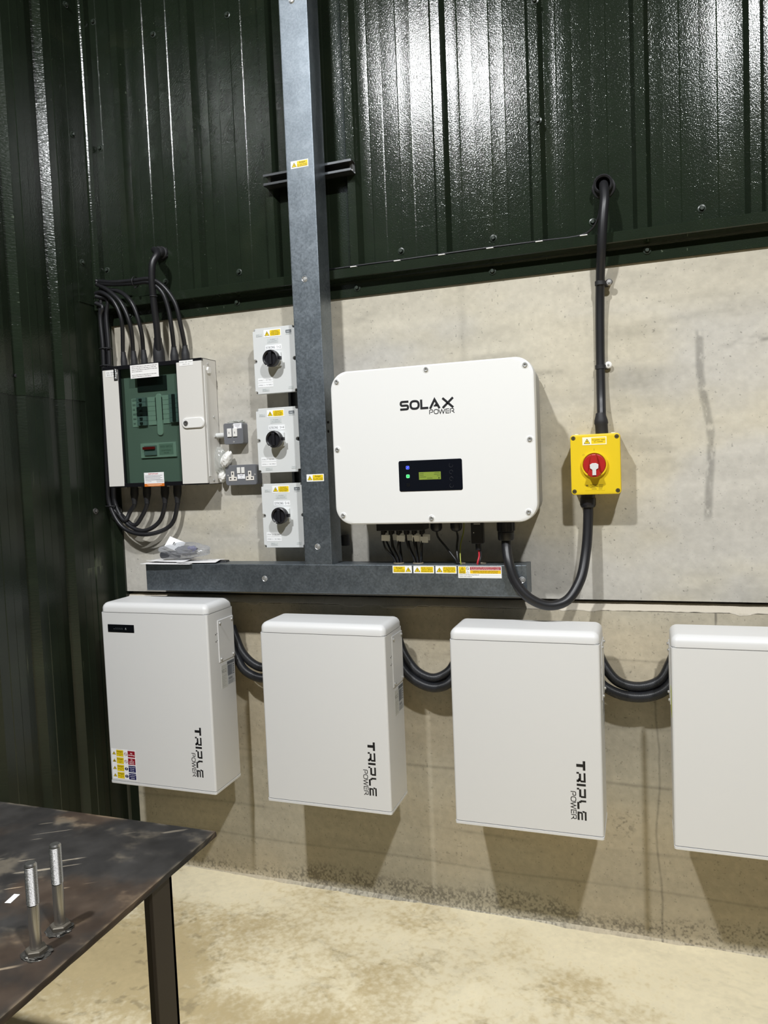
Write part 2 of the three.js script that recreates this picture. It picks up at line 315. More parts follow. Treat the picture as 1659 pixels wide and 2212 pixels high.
// extrude a profile upwards; map(a, h) gives x and z
function sheet(prof, y0, y1, back, toXZ) {
  const shape = new THREE.Shape([...prof.map(p => new THREE.Vector2(p[0], p[1])), new THREE.Vector2(prof[prof.length - 1][0], back), new THREE.Vector2(prof[0][0], back)]);
  const g = new THREE.ExtrudeGeometry(shape, { depth: y1 - y0, bevelEnabled: false }), p = g.attributes.position;
  for (let i = 0; i < p.count; i++) { const [x, z] = toXZ(p.getX(i), p.getY(i)); p.setXYZ(i, x, y0 + p.getZ(i), z); }
  return g;
}
const backFacets = [[0.068, 0.122], [0.178, 0.232]];
const YTOP = 6.9;
for (const [a0, a1] of [[-0.18, 0.68], [0.68, 1.68], [1.68, 2.68], [2.68, 3.68]]) {
  const g = flip(sheet(ribProfile(a0, a1, 1 / 3, 0.002, 0.03, 0.014, RIB, backFacets), 2.366, YTOP, -0.04, (a, h) => [a, PAN + h]));
  part(wallBack, 'cladding_sheet', planarUV(crease(g, 0.12), x => x * GUV, (x, y) => y * GUV), greenMat, 'dark green glossy profiled cladding sheet');
}
part(wallBack, 'cladding_sheet', planarUV(faced(flip(sheet(ribProfile(3.68, FX1, 1 / 3, 0.002, 0.03, 0.014, RIB, []), 2.366, YTOP, -0.04, (a, h) => [a, PAN + h]))), x => x * GUV, (x, y) => y * GUV), greenMat);
{ // folded closure flashing between cladding and concrete
  const s = [[-0.03, 2.395], [0.0425, 2.395], [0.045, 2.3925], [0.045, 2.362], [0.0425, 2.3595], [0.004, 2.353], [0.002, 2.346], [0.002, 2.299], [-0.03, 2.298]];
  const g = new THREE.ExtrudeGeometry(new THREE.Shape(s.map(p => new THREE.Vector2(...p))), { depth: FX1 + 0.15, bevelEnabled: false }), p = g.attributes.position;
  for (let i = 0; i < p.count; i++) p.setXYZ(i, p.getZ(i) - 0.15, p.getY(i), p.getX(i));
  const n = flip(g); n.computeVertexNormals();
  part(wallBack, 'closure_flashing', planarUV(n, x => x * GUV, (x, y) => y * GUV), greenMat, 'green folded metal flashing along the top of the concrete');
}
function faced(g) { g.computeVertexNormals(); return g; }
function flip(g) { const n = g.index ? g.toNonIndexed() : g; const p = n.attributes.position; for (let i = 0; i < p.count; i += 3) { const a = [p.getX(i + 1), p.getY(i + 1), p.getZ(i + 1)]; p.setXYZ(i + 1, p.getX(i + 2), p.getY(i + 2), p.getZ(i + 2)); p.setXYZ(i + 2, ...a); } return n; }

// screws in the cladding
const hexGeo = merge([turned([[0, 0], [0.0125, 0], [0.0125, 0.0024], [0.0085, 0.0034]], V(0, 0, 0), V(0, 0, 1), 20), turned([[0.007, 0.003], [0.007, 0.0098], [0.0058, 0.011], [0, 0.011]], V(0, 0, 0), V(0, 0, 1), 6)]);
function screw(parent, pos, normal, mat = greenPlain) { const m = part(parent, 'screw', hexGeo, mat); m.position.copy(pos); if (normal === 'x') m.rotation.y = Math.PI / 2; return m; }
for (const [x, y, z] of [[331, 75, PAN], [491, 33, PAN], [571, 134, PAN], [582, 370, PAN], [517, 588, PAN], [358, 609, PAN], [232, 584, PAN], [217, 321, PAN], [202, 48, PAN], [1155, 2, PAN + RIB], [1162, 261, PAN + RIB], [867, 543, PAN], [1066, 515, PAN], [1281, 480, PAN], [1516, 451, PAN], [513, 653, 0.002], [772, 622, 0.002], [1064, 586, 0.002], [1398, 541, 0.002], [283, 681, 0.002]]) screw(wallBack, P(x, y, z), 'z');

// left wall
const wallLeft = struct('wall_left');
const LX = -0.166;
{
  // grooves in the left sheets, every 0.2 m
  const prof = (z0, z1) => { const pts = []; for (let k = -2; k < 80; k++) { const c = 0.232 + 0.2 * k; pts.push([c, 0], [c + 0.026, -0.027], [c + 0.058, -0.027], [c + 0.084, 0], [c + 0.118, 0.0008], [c + 0.121, 0.0022], [c + 0.158, 0.0022], [c + 0.161, 0.0008]); } const o = pts.filter(p => p[0] > z0 + 1e-4 && p[0] < z1 - 1e-4); return [[z0, 0], ...o, [z1, 0]]; };
  const uvL = g => planarUV(g, (x, y, z) => (z + x * 0.7) * GUV, (x, y) => y * GUV);
  const add = (z0, z1, y0, y1, dx, mat) => part(wallLeft, 'cladding_sheet', uvL(faced(sheet(prof(z0, z1), y0, y1, -0.08, (a, h) => [LX + dx + h, a]))), mat, 'dark green profiled cladding sheet');
  add(0.08, 1.02, 1.983, YTOP, 0.0025, greenMat); add(1.02, 2.02, 1.983, YTOP, 0.0025, greenMat); add(2.02, FZ1, 1.983, YTOP, 0.0025, greenMat);
  add(0.08, 1.02, -0.05, 2.02, 0, greenScuffed); add(1.02, 2.02, -0.05, 2.02, 0, greenScuffed); add(2.02, FZ1, -0.05, 2.02, 0, greenScuffed);
  // corner flashing: upper piece lies on the cladding ribs, lower piece on the concrete
  const L = (y0, y1, t, xr, zz) => { const s = [[LX - 0.05, 0.118], [LX + t, 0.118], [LX + t, zz + 0.009], [LX + t + 0.004, zz + 0.003], [LX + t + 0.01, zz], [xr, zz], [xr, -0.05], [LX - 0.05, -0.05]]; const g = new THREE.ExtrudeGeometry(new THREE.Shape(s.map(p => new THREE.Vector2(p[0], p[1]))), { depth: y1 - y0, bevelEnabled: false }), p = g.attributes.position; for (let i = 0; i < p.count; i++) p.setXYZ(i, p.getX(i), y0 + p.getZ(i), p.getY(i)); const n = flip(g); n.computeVertexNormals(); return uvL(n); };
  part(wallLeft, 'corner_flashing', L(2.385, YTOP, 0.006, -0.132, 0.022), greenMat, 'upper green corner flashing');
  part(wallLeft, 'corner_flashing', L(-0.05, 2.385, 0.003, -0.112, 0.0035), greenScuffed, 'lower green corner flashing with worn fold');
  for (const [px, py] of [[157, 291], [177, 567], [141, 10]]) { const p = PX(px, py, LX + 0.006); p.z = Math.max(p.z, 0.03); screw(wallLeft, p, 'x'); }
  for (const [px, py] of [[206, 1104]]) screw(wallLeft, PX(px, py, LX + 0.003), 'x', dullSteel);
  screw(wallLeft, P(258, 1102, 0.0035), 'z', dullSteel);
  for (const [px, py] of [[30, 812], [120, 815]]) screw(wallLeft, PX(px, py, LX - 0.0275), 'x', blackRough);
}
// the rest of the hall, out of frame: it closes the room and mirrors in the gloss
const hallGreen = std([0.03, 0.042, 0.032], 0.5), roofMat = std([0.12, 0.13, 0.13], 0.6);
structMesh('wall_right', box(FX1, FX1 + 0.2, -0.2, YTOP, FZ0, FZ1), hallGreen);
structMesh('wall_front', box(FX0 - 0.3, FX1 + 0.2, -0.2, YTOP, FZ1, FZ1 + 0.2), hallGreen);
structMesh('ceiling', box(FX0 - 0.3, FX1 + 0.2, YTOP, YTOP + 0.2, FZ0, FZ1 + 0.2), roofMat);
structMesh('trim_1', box(FX0 - 0.3, LX - 0.085, -0.2, YTOP, FZ0, FZ1), hallGreen);      // outer skin of the left wall
structMesh('trim_2', box(FX0 - 0.3, FX1, -0.2, YTOP, FZ0, -0.17), hallGreen);            // outer skin of the back wall

// high bay lights
{
  const glow = new THREE.MeshStandardMaterial({ color: 0xffffff, emissive: 0xffffff, emissiveIntensity: 2 });
  const alu = std([0.08, 0.08, 0.085], 0.5, 0.4);
  LAMPS.forEach(([x, z], i) => {
    const t = thing('high_bay_light', ['round black high bay light over the left of the hall, near the wall', 'round black high bay light over the inverter, near the wall', 'round black high bay light by the left wall at the far end', 'round black high bay light at the middle of the far end', 'round black high bay light at the right of the far end'][i], 'light', 'high bay lights');
    const R = LAMP_SIZE / 2, at = V(x, LAMP_Y, z);
    part(t, 'housing', turned([[0, 0.16], [0.07, 0.16], [0.075, 0.09], [R + 0.01, 0.07], [R + 0.03, 0.03], [R + 0.03, 0.005], [R + 0.005, 0.0]].reverse(), at, V(0, 1, 0), 36), alu);
    part(t, 'lens', rod(V(x, LAMP_Y + 0.004, z), V(0, 1, 0), R, 0.006, 36), glow);
    part(t, 'hanger', rod(V(x, LAMP_Y + 0.15, z), V(0, 1, 0), 0.006, YTOP - LAMP_Y - 0.15, 8), dullSteel);
    const l = new THREE.RectAreaLight(LAMP_COLOR, LAMP_NITS, LAMP_SIZE, LAMP_SIZE); l.position.set(x, LAMP_Y - 0.004, z); l.rotation.x = -Math.PI / 2; scene.add(l);
  });
}
// ---------------------------------------------------------------- labels and stickers
function sticker(parent, name, tex, c, w, h, face = 'z', label, rough = 0.45, tilt = 0) {
  const g = new THREE.BoxGeometry(w, h, 0.0006); if (tilt) g.rotateZ(tilt); if (face === 'x') g.rotateY(Math.PI / 2);
  g.translate(c.x, c.y, c.z);
  return part(parent, name, g, new THREE.MeshStandardMaterial({ map: tex, roughness: rough }), label);
}
function lines(x, rows, cx, y, size, lh, color = '#111', font = 'sans-serif', bold = true, align = 'center', maxW = 9999) { x.fillStyle = color; x.textAlign = align; x.textBaseline = 'middle'; x.font = (bold ? 'bold ' : '') + size + 'px ' + font; rows.forEach((t, i) => { const m = x.measureText(t).width, k = Math.min(1, maxW / m); x.save(); x.translate(cx, y + i * lh); x.scale(k, 1); x.fillText(t, 0, 0); x.restore(); }); }
function triangle(x, cx, cy, s, fill = '#f5d414', bolt = true) {
  x.lineJoin = 'round'; x.lineWidth = s * 0.13; x.strokeStyle = '#141414'; x.fillStyle = fill; x.beginPath(); x.moveTo(cx, cy - s * 0.86); x.lineTo(cx + s, cy + s * 0.8); x.lineTo(cx - s, cy + s * 0.8); x.closePath(); x.fill(); x.stroke();
  if (!bolt) return; x.fillStyle = '#141414'; x.beginPath(); x.moveTo(cx + s * 0.12, cy - s * 0.42); x.lineTo(cx - s * 0.26, cy + s * 0.2); x.lineTo(cx + s * 0.02, cy + s * 0.14); x.lineTo(cx - s * 0.12, cy + s * 0.66); x.lineTo(cx + s * 0.3, cy + s * 0.02); x.lineTo(cx + s * 0.06, cy + s * 0.06); x.closePath(); x.fill();
}
const fillAll = (x, w, h, c) => { x.fillStyle = c; x.fillRect(0, 0, w, h); };
function hazard(rows, flipTri, head) {
  return canvasTex(384, 144, (x, w, h) => {
    fillAll(x, w, h, '#fbfbf8'); x.fillStyle = '#f2d01c'; const bx = flipTri ? 16 : 136; x.fillRect(bx, 16, 232, 112);
    triangle(x, flipTri ? 314 : 72, 76, 50);
    if (head) { lines(x, [head], bx + 116, 42, 40, 0); lines(x, rows, bx + 116, 84, 24, 28, '#111', 'sans-serif', true, 'center', 218); } else { const n = rows.length, lh = n > 3 ? 26 : 32; lines(x, rows, bx + 116, 72 - (n - 1) * lh / 2, n > 3 ? 23 : 26, lh, '#111', 'sans-serif', true, 'center', 218); }
  });
}
const dangerTex = hazard(['D.C. cable contains', 'live wiring daylight'], false, 'Danger');

// ---------------------------------------------------------------- battery cabinets
const TRIPLE = (() => {    // reading along +x, letters 1 high
  const T = [rectG(0, 1.4, 0.72, 1), rectG(0.48, 0.92, 0, 0.72)];
  const R = [rectG(0, 0.26, 0, 0.28), rectG(0.1, 1.5, 0.78, 1), rectG(1.22, 1.5, 0.42, 0.78), rectG(0.22, 1.36, 0.26, 0.5), rectG(1.14, 1.5, 0, 0.28), rectG(0.94, 1.3, 0.16, 0.36)].map(g => g.translate(1.68, 0, 0));
  const I = [rectG(3.42, 3.76, 0, 1)];
  const Pp = [rectG(0, 0.26, 0, 0.26), rectG(0.1, 1.46, 0.78, 1), rectG(1.18, 1.46, 0.42, 0.8), rectG(0.2, 1.36, 0.24, 0.48)].map(g => g.translate(4.04, 0, 0));
  const L = [rectG(0, 0.28, 0.36, 1), rectG(0.14, 0.42, 0.2, 0.46), rectG(0.3, 1.36, 0, 0.24)].map(g => g.translate(5.86, 0, 0));
  const E = [rectG(0.1, 1.4, 0.8, 1), rectG(0.3, 1.36, 0.42, 0.6), rectG(0.14, 1.4, 0, 0.22), rectG(0, 0.26, 0.56, 0.8), rectG(0.16, 0.4, 0.2, 0.5)].map(g => g.translate(7.46, 0, 0));
  return merge([...T, ...R, ...I, ...Pp, ...L, ...E]).scale(1 / 8.86, 1 / 8.86, 0.02);   // 1 long
})();
const thinPOWER = (w) => {
  const d = 0.02, S = (v, r, c) => stroke(v, w, r, c, d), sh = (gs, x) => gs.map(g => g.translate(x, 0, 0));
  return merge([...sh([S([[0.05, 0], [0.05, 0.95], [0.8, 0.95], [0.8, 0.42], [0.25, 0.42]], 0.2)], 0), ...sh([S([[0.05, 0.05], [1.0, 0.05], [1.0, 0.95], [0.05, 0.95]], 0.38, true)], 1.05),
  ...sh([S([[0, 1], [0.38, 0.04], [0.71, 0.9], [1.04, 0.04], [1.42, 1]])], 2.15), ...sh([S([[0.8, 0.95], [0.05, 0.95], [0.05, 0.05], [0.8, 0.05]]), S([[0.25, 0.5], [0.78, 0.5]])], 3.76), ...sh([S([[0.05, 0], [0.05, 0.95], [0.85, 0.95], [0.85, 0.45], [0.3, 0.45]], 0.2), S([[0.55, 0.45], [1.0, 0]])], 4.72)]).scale(1 / 5.75, 1 / 5.75, 0.02);
};
const POWER_B = thinPOWER(0.15);
const sideLabelTex = canvasTex(160, 256, (x, w, h) => {
  fillAll(x, w, h, '#b9bbbd'); x.fillStyle = '#6f7377'; x.fillRect(0, 0, w, 34); lines(x, ['TRIPLE POWER'], 64, 17, 15, 0, '#22262a'); x.fillStyle = '#868a90'; x.fillRect(6, 40, 108, 118);
  x.fillStyle = '#4a4e55'; for (let i = 0; i < 11; i++) { x.fillRect(12, 48 + i * 10, 60 + (i * 17) % 34, 4); } for (let i = 0; i < 5; i++) x.fillRect(126, 48 + i * 24, 22, 14);
  x.fillStyle = '#3b3f45'; for (let i = 0; i < 20; i++) x.fillRect(16 + i * 4.4, 178, (i * 7) % 3 + 1, 26); for (let i = 0; i < 4; i++) x.fillRect(10, 214 + i * 10, 130 - i * 12, 3);
});
const versionTex = canvasTex(128, 256, (x, w, h) => { fillAll(x, w, h, '#c9c9c4'); lines(x, ['V2.2'], 62, 66, 50, 0, '#4b4b4a', 'sans-serif', false); x.fillStyle = '#8d8d88'; for (let i = 0; i < 7; i++) x.fillRect(16, 120 + i * 18, 92 - (i * 23) % 40, 3); });
const batteryHazTex = canvasTex(512, 640, (x, w, h) => {
  fillAll(x, w, h, '#f1f1f4');
  const yel = [['Battery charging', 'area'], ['Explosive', 'gases'], ['Batteries contain', 'acid'], ['Battery storage', 'area']], sign = [['No', 'smoking'], ['No', 'naked', 'flames'], ['Avoid contact', 'with skin', 'and eyes'], ['Wear personal', 'protective', 'clothing']];
  for (let i = 0; i < 4; i++) {
    const y = 16 + i * 156; triangle(x, 54, y + 74, 36, '#d8bd20', i !== 1); if (i === 1) { x.fillStyle = '#141414'; x.beginPath(); x.arc(54, y + 84, 12, 0, 7); x.fill(); }
    x.fillStyle = '#e3c71d'; x.fillRect(104, y, 150, 136); lines(x, ['Danger'], 179, y + 34, 38, 0, '#3a3000'); lines(x, yel[i], 179, y + 80, 17, 28, '#3a3000');
    if (i < 2) { x.strokeStyle = '#7a1020'; x.lineWidth = 8; x.fillStyle = '#fff'; x.beginPath(); x.arc(302, y + 76, 30, 0, 7); x.fill(); x.stroke(); x.beginPath(); x.moveTo(281, y + 55); x.lineTo(323, y + 97); x.stroke(); x.fillStyle = '#222'; x.fillRect(286, y + 74, 32, 6); }
    else { x.fillStyle = '#0d0f3c'; x.beginPath(); x.arc(302, y + 76, 34, 0, 7); x.fill(); x.fillStyle = '#fff'; x.fillRect(297, y + 50, 10, 34); x.beginPath(); x.arc(302, y + 98, 6, 0, 7); x.fill(); }
    x.fillStyle = i < 2 ? '#8f1526' : '#15164f'; x.fillRect(348, y, 152, 136); const n = sign[i].length; lines(x, sign[i], 424, y + 68 - (n - 1) * 19, i < 2 ? 32 : 21, 38, '#fff');
  }
});
const ledTex = canvasTex(256, 72, (x, w, h) => { fillAll(x, w, h, '#0a0c10'); x.fillStyle = '#8b9096'; x.fillRect(56, 40, 10, 3); for (let i = 0; i < 4; i++) { x.fillRect(76 + i * 20, 32, 8, 2); x.fillRect(76 + i * 20, 42, 10, 2); } x.fillStyle = '#d9dde0'; x.beginPath(); x.arc(178, 33, 4, 0, 7); x.fill(); x.fillRect(170, 44, 16, 2); });
const BW = 0.474, BZ = 0.288, BD = 0.184;
function battery(i, x0, yb, hBody, label) {
  const t = thing('battery_cabinet', label, 'battery', 'white wall-hung battery cabinets'), x1 = x0 + BW, z0 = BZ - BD, ys = yb + hBody, lid = 0.037;
  part(t, 'body', loftY(x0, x1, z0, BZ, 0.008, [[yb, 0], [ys - 0.0012, 0]]), whiteCase);
  part(t, 'lid', loftY(x0, x1, z0, BZ, 0.02, [[ys + 0.0012, 0.0], [ys + lid * 0.46, 0.0], [ys + lid * 0.68, 0.003], [ys + lid * 0.86, 0.0085], [ys + lid * 0.96, 0.015], [ys + lid, 0.022]], 8), whiteCase);
  part(t, 'seam', loftY(x0 + 0.002, x1 - 0.002, z0 + 0.002, BZ - 0.002, 0.008, [[ys - 0.003, 0], [ys + 0.003, 0]]), greyCase);
  part(t, 'base_strip', loftY(x0 - 0.001, x1 + 0.001, z0, BZ + 0.0015, 0.008, [[yb - 0.0125, 0.002], [yb - 0.0105, 0], [yb - 0.0025, 0]]), whiteCase);
  part(t, 'wall_bracket', box(x0 + 0.1, x1 - 0.2, ys - 0.03, ys - 0.005, -0.0005, z0 + 0.001), greyCase);
  part(t, 'base_seam', loftY(x0 + 0.003, x1 - 0.003, z0 + 0.003, BZ - 0.003, 0.008, [[yb - 0.004, 0], [yb + 0.002, 0]]), greyCase);
  const py0 = ys - 0.195, py1 = ys - 0.035 + (i ? 0.02 : 0), pz0 = z0 + 0.006, pz1 = BZ - 0.068;
  for (const s of [1, -1]) {
    if (s < 0 && i < 3) continue;
    const X = s > 0 ? x1 : x0, lo = s > 0 ? X : X - 0.003, pl = part(t, 'access_plate', box(lo, lo + 0.003, py0, py1, pz0, pz1, 0.001), whiteCase);
    for (const [yy, zz] of [[py0 + 0.012, pz0 + 0.012], [py0 + 0.012, pz1 - 0.012], [py1 - 0.012, pz0 + 0.012], [py1 - 0.012, pz1 - 0.012]])
      part(pl, 'screw', turned([[0, 0], [0.005, 0], [0.005, 0.003], [0.0035, 0.005], [0, 0.0055]], V(X + s * 0.003, yy, zz), V(s, 0, 0), 12), screwSteel);
  }
  for (const yy of [0.085, 0.112]) part(t, 'vent_hole', merge([rod(V(x1 - 0.002, ys - yy, pz1 + 0.014), V(1, 0, 0), 0.0026, 0.0024, 10), rod(V(x1 - 0.002, ys - yy + 0.003, pz1 + 0.006), V(1, 0, 0), 0.0018, 0.0024, 10)]), holeMat);
  sticker(t, 'rating_label', sideLabelTex, V(x1 + 0.0003, py0 - 0.055, z0 + 0.036), 0.052, 0.09, 'x', 'grey printed rating label');
  sticker(t, 'version_label', versionTex, V(x1 + 0.0003, py0 - 0.06, z0 + 0.085), 0.042, 0.088, 'x', 'pale label printed V2.2');
  if (i === 0) {
    part(t, 'indicator_panel', loft(x0 + 0.03, x0 + 0.151, ys - 0.0765, ys - 0.0465, 0.002, [[BZ - 0.001, 0], [BZ + 0.0012, 0]]), blackPlastic, 'black glossy indicator strip');
    sticker(t, 'indicator_print', ledTex, V(x0 + 0.0905, ys - 0.0615, BZ + 0.0014), 0.117, 0.027, 'z', undefined, 0.2);
    sticker(t, 'hazard_label', batteryHazTex, V(x0 + 0.066, yb + 0.066, BZ + 0.0004), 0.112, 0.12, 'z', 'white sheet of yellow, red and blue warning signs');
  }
  if (i === 3) { const a = P(1447, 1486, 0.25), b = P(1449, 1546, 0.25); part(t, 'side_label', box(x0 - 0.0007, x0 - 0.0001, b.y, a.y, 0.2, 0.272), std([0.55, 0.6, 0.06], 0.5), 'yellow-green label on the side'); }
  if (i < 3) {
    const q = P(...[[430, 1572], [799, 1603], [1257, 1644]][i], BZ), e = P(...[[431, 1679], [813, 1720], [1267, 1773]][i], BZ), len = q.y - e.y;
    const turn = (g, len, x, y, tall) => g.clone().scale(len, len * tall, 1).rotateZ(-Math.PI / 2).translate(x, y, BZ - 0.0002);
    part(t, 'lettering', turn(TRIPLE, len, x1 - 0.079, q.y, 1.28), inkMat, 'black letters reading TRIPLE down the front');
    part(t, 'lettering', turn(POWER_B, len * 0.475, x1 - 0.0985, e.y + len * 0.475, 1.04), inkMat, 'thin black letters reading POWER');
  }
  return t;
}
battery(0, -0.0097, 0.4829, 0.6652, 'white battery cabinet with black indicator strip and warning sign sheet, nearest the green corner');
battery(1, 0.6801, 0.4858, 0.6062, 'white battery cabinet second from the green corner, without warning signs');
battery(2, 1.3782, 0.4858, 0.6062, 'white battery cabinet third from the green corner, below the yellow isolator');
battery(3, 2.0568, 0.4858, 0.6062, 'white battery cabinet farthest from the green corner, with a plain front');

// corrugated conduits between the cabinets
{
  const con = std([0.014, 0.015, 0.018], 0.36);
  const gaps = [['first and second', 0.4643, 0.6801], ['second and third', 1.1541, 1.3782], ['third and fourth', 1.8522, 2.0568]];
  const paths = [[[[500, 1352], [508, 1374], [524, 1410], [546, 1433], [568, 1442], [590, 1436], [604, 1412]], [[500, 1394], [510, 1416], [527, 1446], [548, 1460], [570, 1465], [592, 1456], [606, 1432]]],
  [[[856, 1366], [864, 1392], [877, 1420], [903, 1452], [936, 1465], [968, 1452], [990, 1420]], [[858, 1412], [868, 1440], [897, 1470], [935, 1485], [966, 1478], [988, 1452], [998, 1428]]],
  [[[1290, 1400], [1300, 1428], [1333, 1471], [1379, 1484], [1426, 1470], [1448, 1434], [1462, 1400]], [[1286, 1458], [1302, 1480], [1340, 1500], [1385, 1506], [1426, 1497], [1449, 1478], [1464, 1450]]]];
  gaps.forEach(([n], i) => {
    for (const k of [0, 1]) solo('conduit', corrugated(paths[i][k].map(([x, y]) => P(x, y, 0.062 + 0.016 * k)), 0.0175, 0.0033, 0.0009), con, `${k ? 'lower' : 'upper'} black corrugated conduit sagging between the ${n} battery cabinets`, 'conduit', 'corrugated conduits between the cabinets');
  });
}

// ---------------------------------------------------------------- inverter
const IX = 0.9746, IY = 1.4693, IW = 0.696, IH = 0.526, IZ = 0.2375;
{
  const t = thing('inverter', 'large white wall-mounted inverter with rounded corners, screen and black logo', 'inverter'), x1 = IX + IW, y1 = IY + IH;
  part(t, 'front_cover', loft(IX, x1, IY, y1, 0.062, [[IZ - 0.04, 0.002], [IZ - 0.038, 0], [IZ - 0.006, 0], [IZ - 0.002, 0.0015], [IZ, 0.005]], 'z', 12), whiteCover);
  part(t, 'housing', loft(IX + 0.012, x1 - 0.012, IY + 0.012, y1 - 0.012, 0.05, [[0.025, 0], [IZ - 0.041, 0]], 'z', 10), greyCase);
  part(t, 'wall_bracket', box(IX + 0.12, x1 - 0.12, y1 - 0.2, y1 - 0.1, WZ, 0.026), dullSteel);
  for (const [a, b] of [[91, 283], [731, 193], [1440, 160], [1475, 692], [1467, 1215], [771, 1260], [139, 1240], [96, 768]]) {
    const c = P(700 + a / 3.318, 740 + b / 3.318, IZ), s = part(t, 'screw', turned([[0, 0.0012], [0.0028, 0.0012], [0.0032, 0.0042], [0.006, 0.0045], [0.0078, 0.003], [0.008, 0]].reverse(), c, V(0, 0, 1), 20), screwSteel, 'steel screw in a dished hole');
    part(s, 'washer', turned([[0.008, 0.0004], [0.0105, 0.001], [0.0125, 0]].reverse(), c, V(0, 0, 1), 20), whiteCover);
  }
  // logo
  const D = 0.02, S = (v, w, r, c) => stroke(v, w, r, c, D), sh = (gs, x) => gs.map(g => g.translate(x, 0, 0)), w = 0.23;
  const logo = merge([...sh([S([[0.95, 0.885], [0.115, 0.885], [0.115, 0.5], [0.885, 0.5], [0.885, 0.115], [0.03, 0.115]], w, 0.2)], 0), ...sh([S([[0.115, 0.115], [0.985, 0.115], [0.985, 0.885], [0.115, 0.885]], w, 0.42, true)], 1.05), ...sh([S([[0.115, 1], [0.115, 0.115], [0.85, 0.115]], w)], 2.2),
  ...sh([S([[0.1, 0], [0.6, 0.92], [1.1, 0]], w), S([[0.5, 0.28], [0.78, 0.28], [0.66, 0.46]], 0.15)], 3.13), ...sh([S([[0.1, 0], [1.2, 1]], w), S([[0.1, 1], [1.2, 0]], w)], 4.46)]);
  const q = P(864, 887.5, IZ), e = P(981.2, 879, IZ), k = (e.x - q.x) / 5.76;
  part(t, 'lettering', logo.scale(k, k, 0.02).translate(q.x, q.y, IZ), inkMat, 'thick black letters reading SOLAX');
  const q2 = P(927.6, 895, IZ), e2 = P(982, 891, IZ);
  part(t, 'lettering', thinPOWER(0.16).clone().scale(e2.x - q2.x, e2.x - q2.x, 1).translate(q2.x, q2.y, IZ), inkMat, 'thin black letters reading POWER');
  // display panel
  const a = P(859, 1063, IZ), b = P(1001, 990, IZ), dx0 = P(861, 1000, IZ).x, dx1 = P(998, 1000, IZ).x, dy0 = a.y + 0.001, dy1 = b.y;
  const gloss = std([0.006, 0.007, 0.011], 0.12);
  const dp = part(t, 'display_panel', loft(dx0, dx1, dy0, dy1, 0.006, [[IZ - 0.002, 0], [IZ + 0.001, 0], [IZ + 0.0016, 0.0008]]), gloss, 'black glossy display panel');
  const dw = dx1 - dx0, dh = dy1 - dy0, at = (u, v, z = 0.0018) => V(dx0 + u * dw, dy0 + v * dh, IZ + z);
  const lcd = canvasTex(256, 96, (x, w, h) => { fillAll(x, w, h, '#7d8f3c'); x.fillStyle = '#46542a'; for (const [u, v, l] of [[12, 18, 44], [12, 40, 40], [12, 62, 70], [184, 14, 60], [178, 34, 66], [212, 54, 30], [96, 80, 60]]) for (let i = 0; i < l; i += 9) x.fillRect(u + i, v - 5, 6, 9); x.fillStyle = '#222c14'; x.fillRect(228, 72, 12, 16); });
  const lc = at(0.495, 0.49), lm = new THREE.MeshStandardMaterial({ map: lcd, roughness: 0.3, emissive: 0xffffff, emissiveMap: lcd, emissiveIntensity: 0.18 });
  part(dp, 'screen', new THREE.BoxGeometry(dw * 0.345, dh * 0.245, 0.0006).translate(lc.x, lc.y, lc.z), lm, 'green lit text screen');
  const icon = (v, draw, glow, name) => { const tx = canvasTex(64, 64, (x) => { fillAll(x, 64, 64, '#05060a'); draw(x); }), c = at(0.145, v); part(dp, name, new THREE.BoxGeometry(0.0125, 0.0125, 0.0006).translate(c.x, c.y, c.z), new THREE.MeshStandardMaterial({ map: tx, roughness: 0.3, emissive: 0xffffff, emissiveMap: tx, emissiveIntensity: glow })); };
  const rrect = (x, c, f) => { x.lineWidth = 7; x.strokeStyle = c; x.fillStyle = f; x.beginPath(); x.roundRect(6, 6, 52, 52, 12); x.fill(); x.stroke(); };
  icon(0.775, x => { rrect(x, '#5f74ff', '#1420c8'); x.strokeStyle = '#c5d0ff'; x.lineWidth = 6; x.beginPath(); x.moveTo(20, 44); x.lineTo(44, 20); x.stroke(); }, 1.2, 'indicator_light');
  icon(0.495, x => { rrect(x, '#7dffa8', '#4cf27c'); x.fillStyle = '#0a4d20'; x.fillRect(16, 16, 32, 6); x.fillRect(16, 44, 32, 6); x.fillRect(26, 28, 14, 10); }, 1.0, 'indicator_light');
  icon(0.215, x => { x.lineWidth = 3; x.strokeStyle = '#2a2e33'; x.strokeRect(8, 8, 48, 48); x.fillStyle = '#2a2e33'; x.fillRect(30, 20, 5, 16); x.fillRect(30, 40, 5, 5); }, 0, 'indicator_light');
  for (let i = 0; i < 4; i++) part(dp, 'touch_key', (i === 1 || i === 2 ? new THREE.TorusGeometry(0.006, 0.0004, 6, 20, 5) : new THREE.TorusGeometry(0.0065, 0.0004, 6, 20, 4.4).rotateZ(2)).translate(...at(0.83, 0.8 - i * 0.215, 0.0016).toArray()), std([0.03, 0.031, 0.035], 0.4));
  // connectors under the housing
  const zc = 0.12, cb0 = P(821, 1140, zc).x, cb1 = P(920, 1140, zc).x;
  const blk = part(t, 'connector_block', box(cb0, cb1, IY - 0.03, IY + 0.014, zc - 0.04, zc + 0.04, 0.002), blackPlastic);
  for (let i = 0; i < 6; i++) for (const r of [0, 1]) part(blk, 'plug', rod(V(cb0 + (i + 0.5) * (cb1 - cb0) / 6 + (r - 0.5) * 0.008, IY - 0.045, zc + (r - 0.5) * 0.044), V(0, 1, 0), 0.0075, 0.02, 12), blackPlastic);
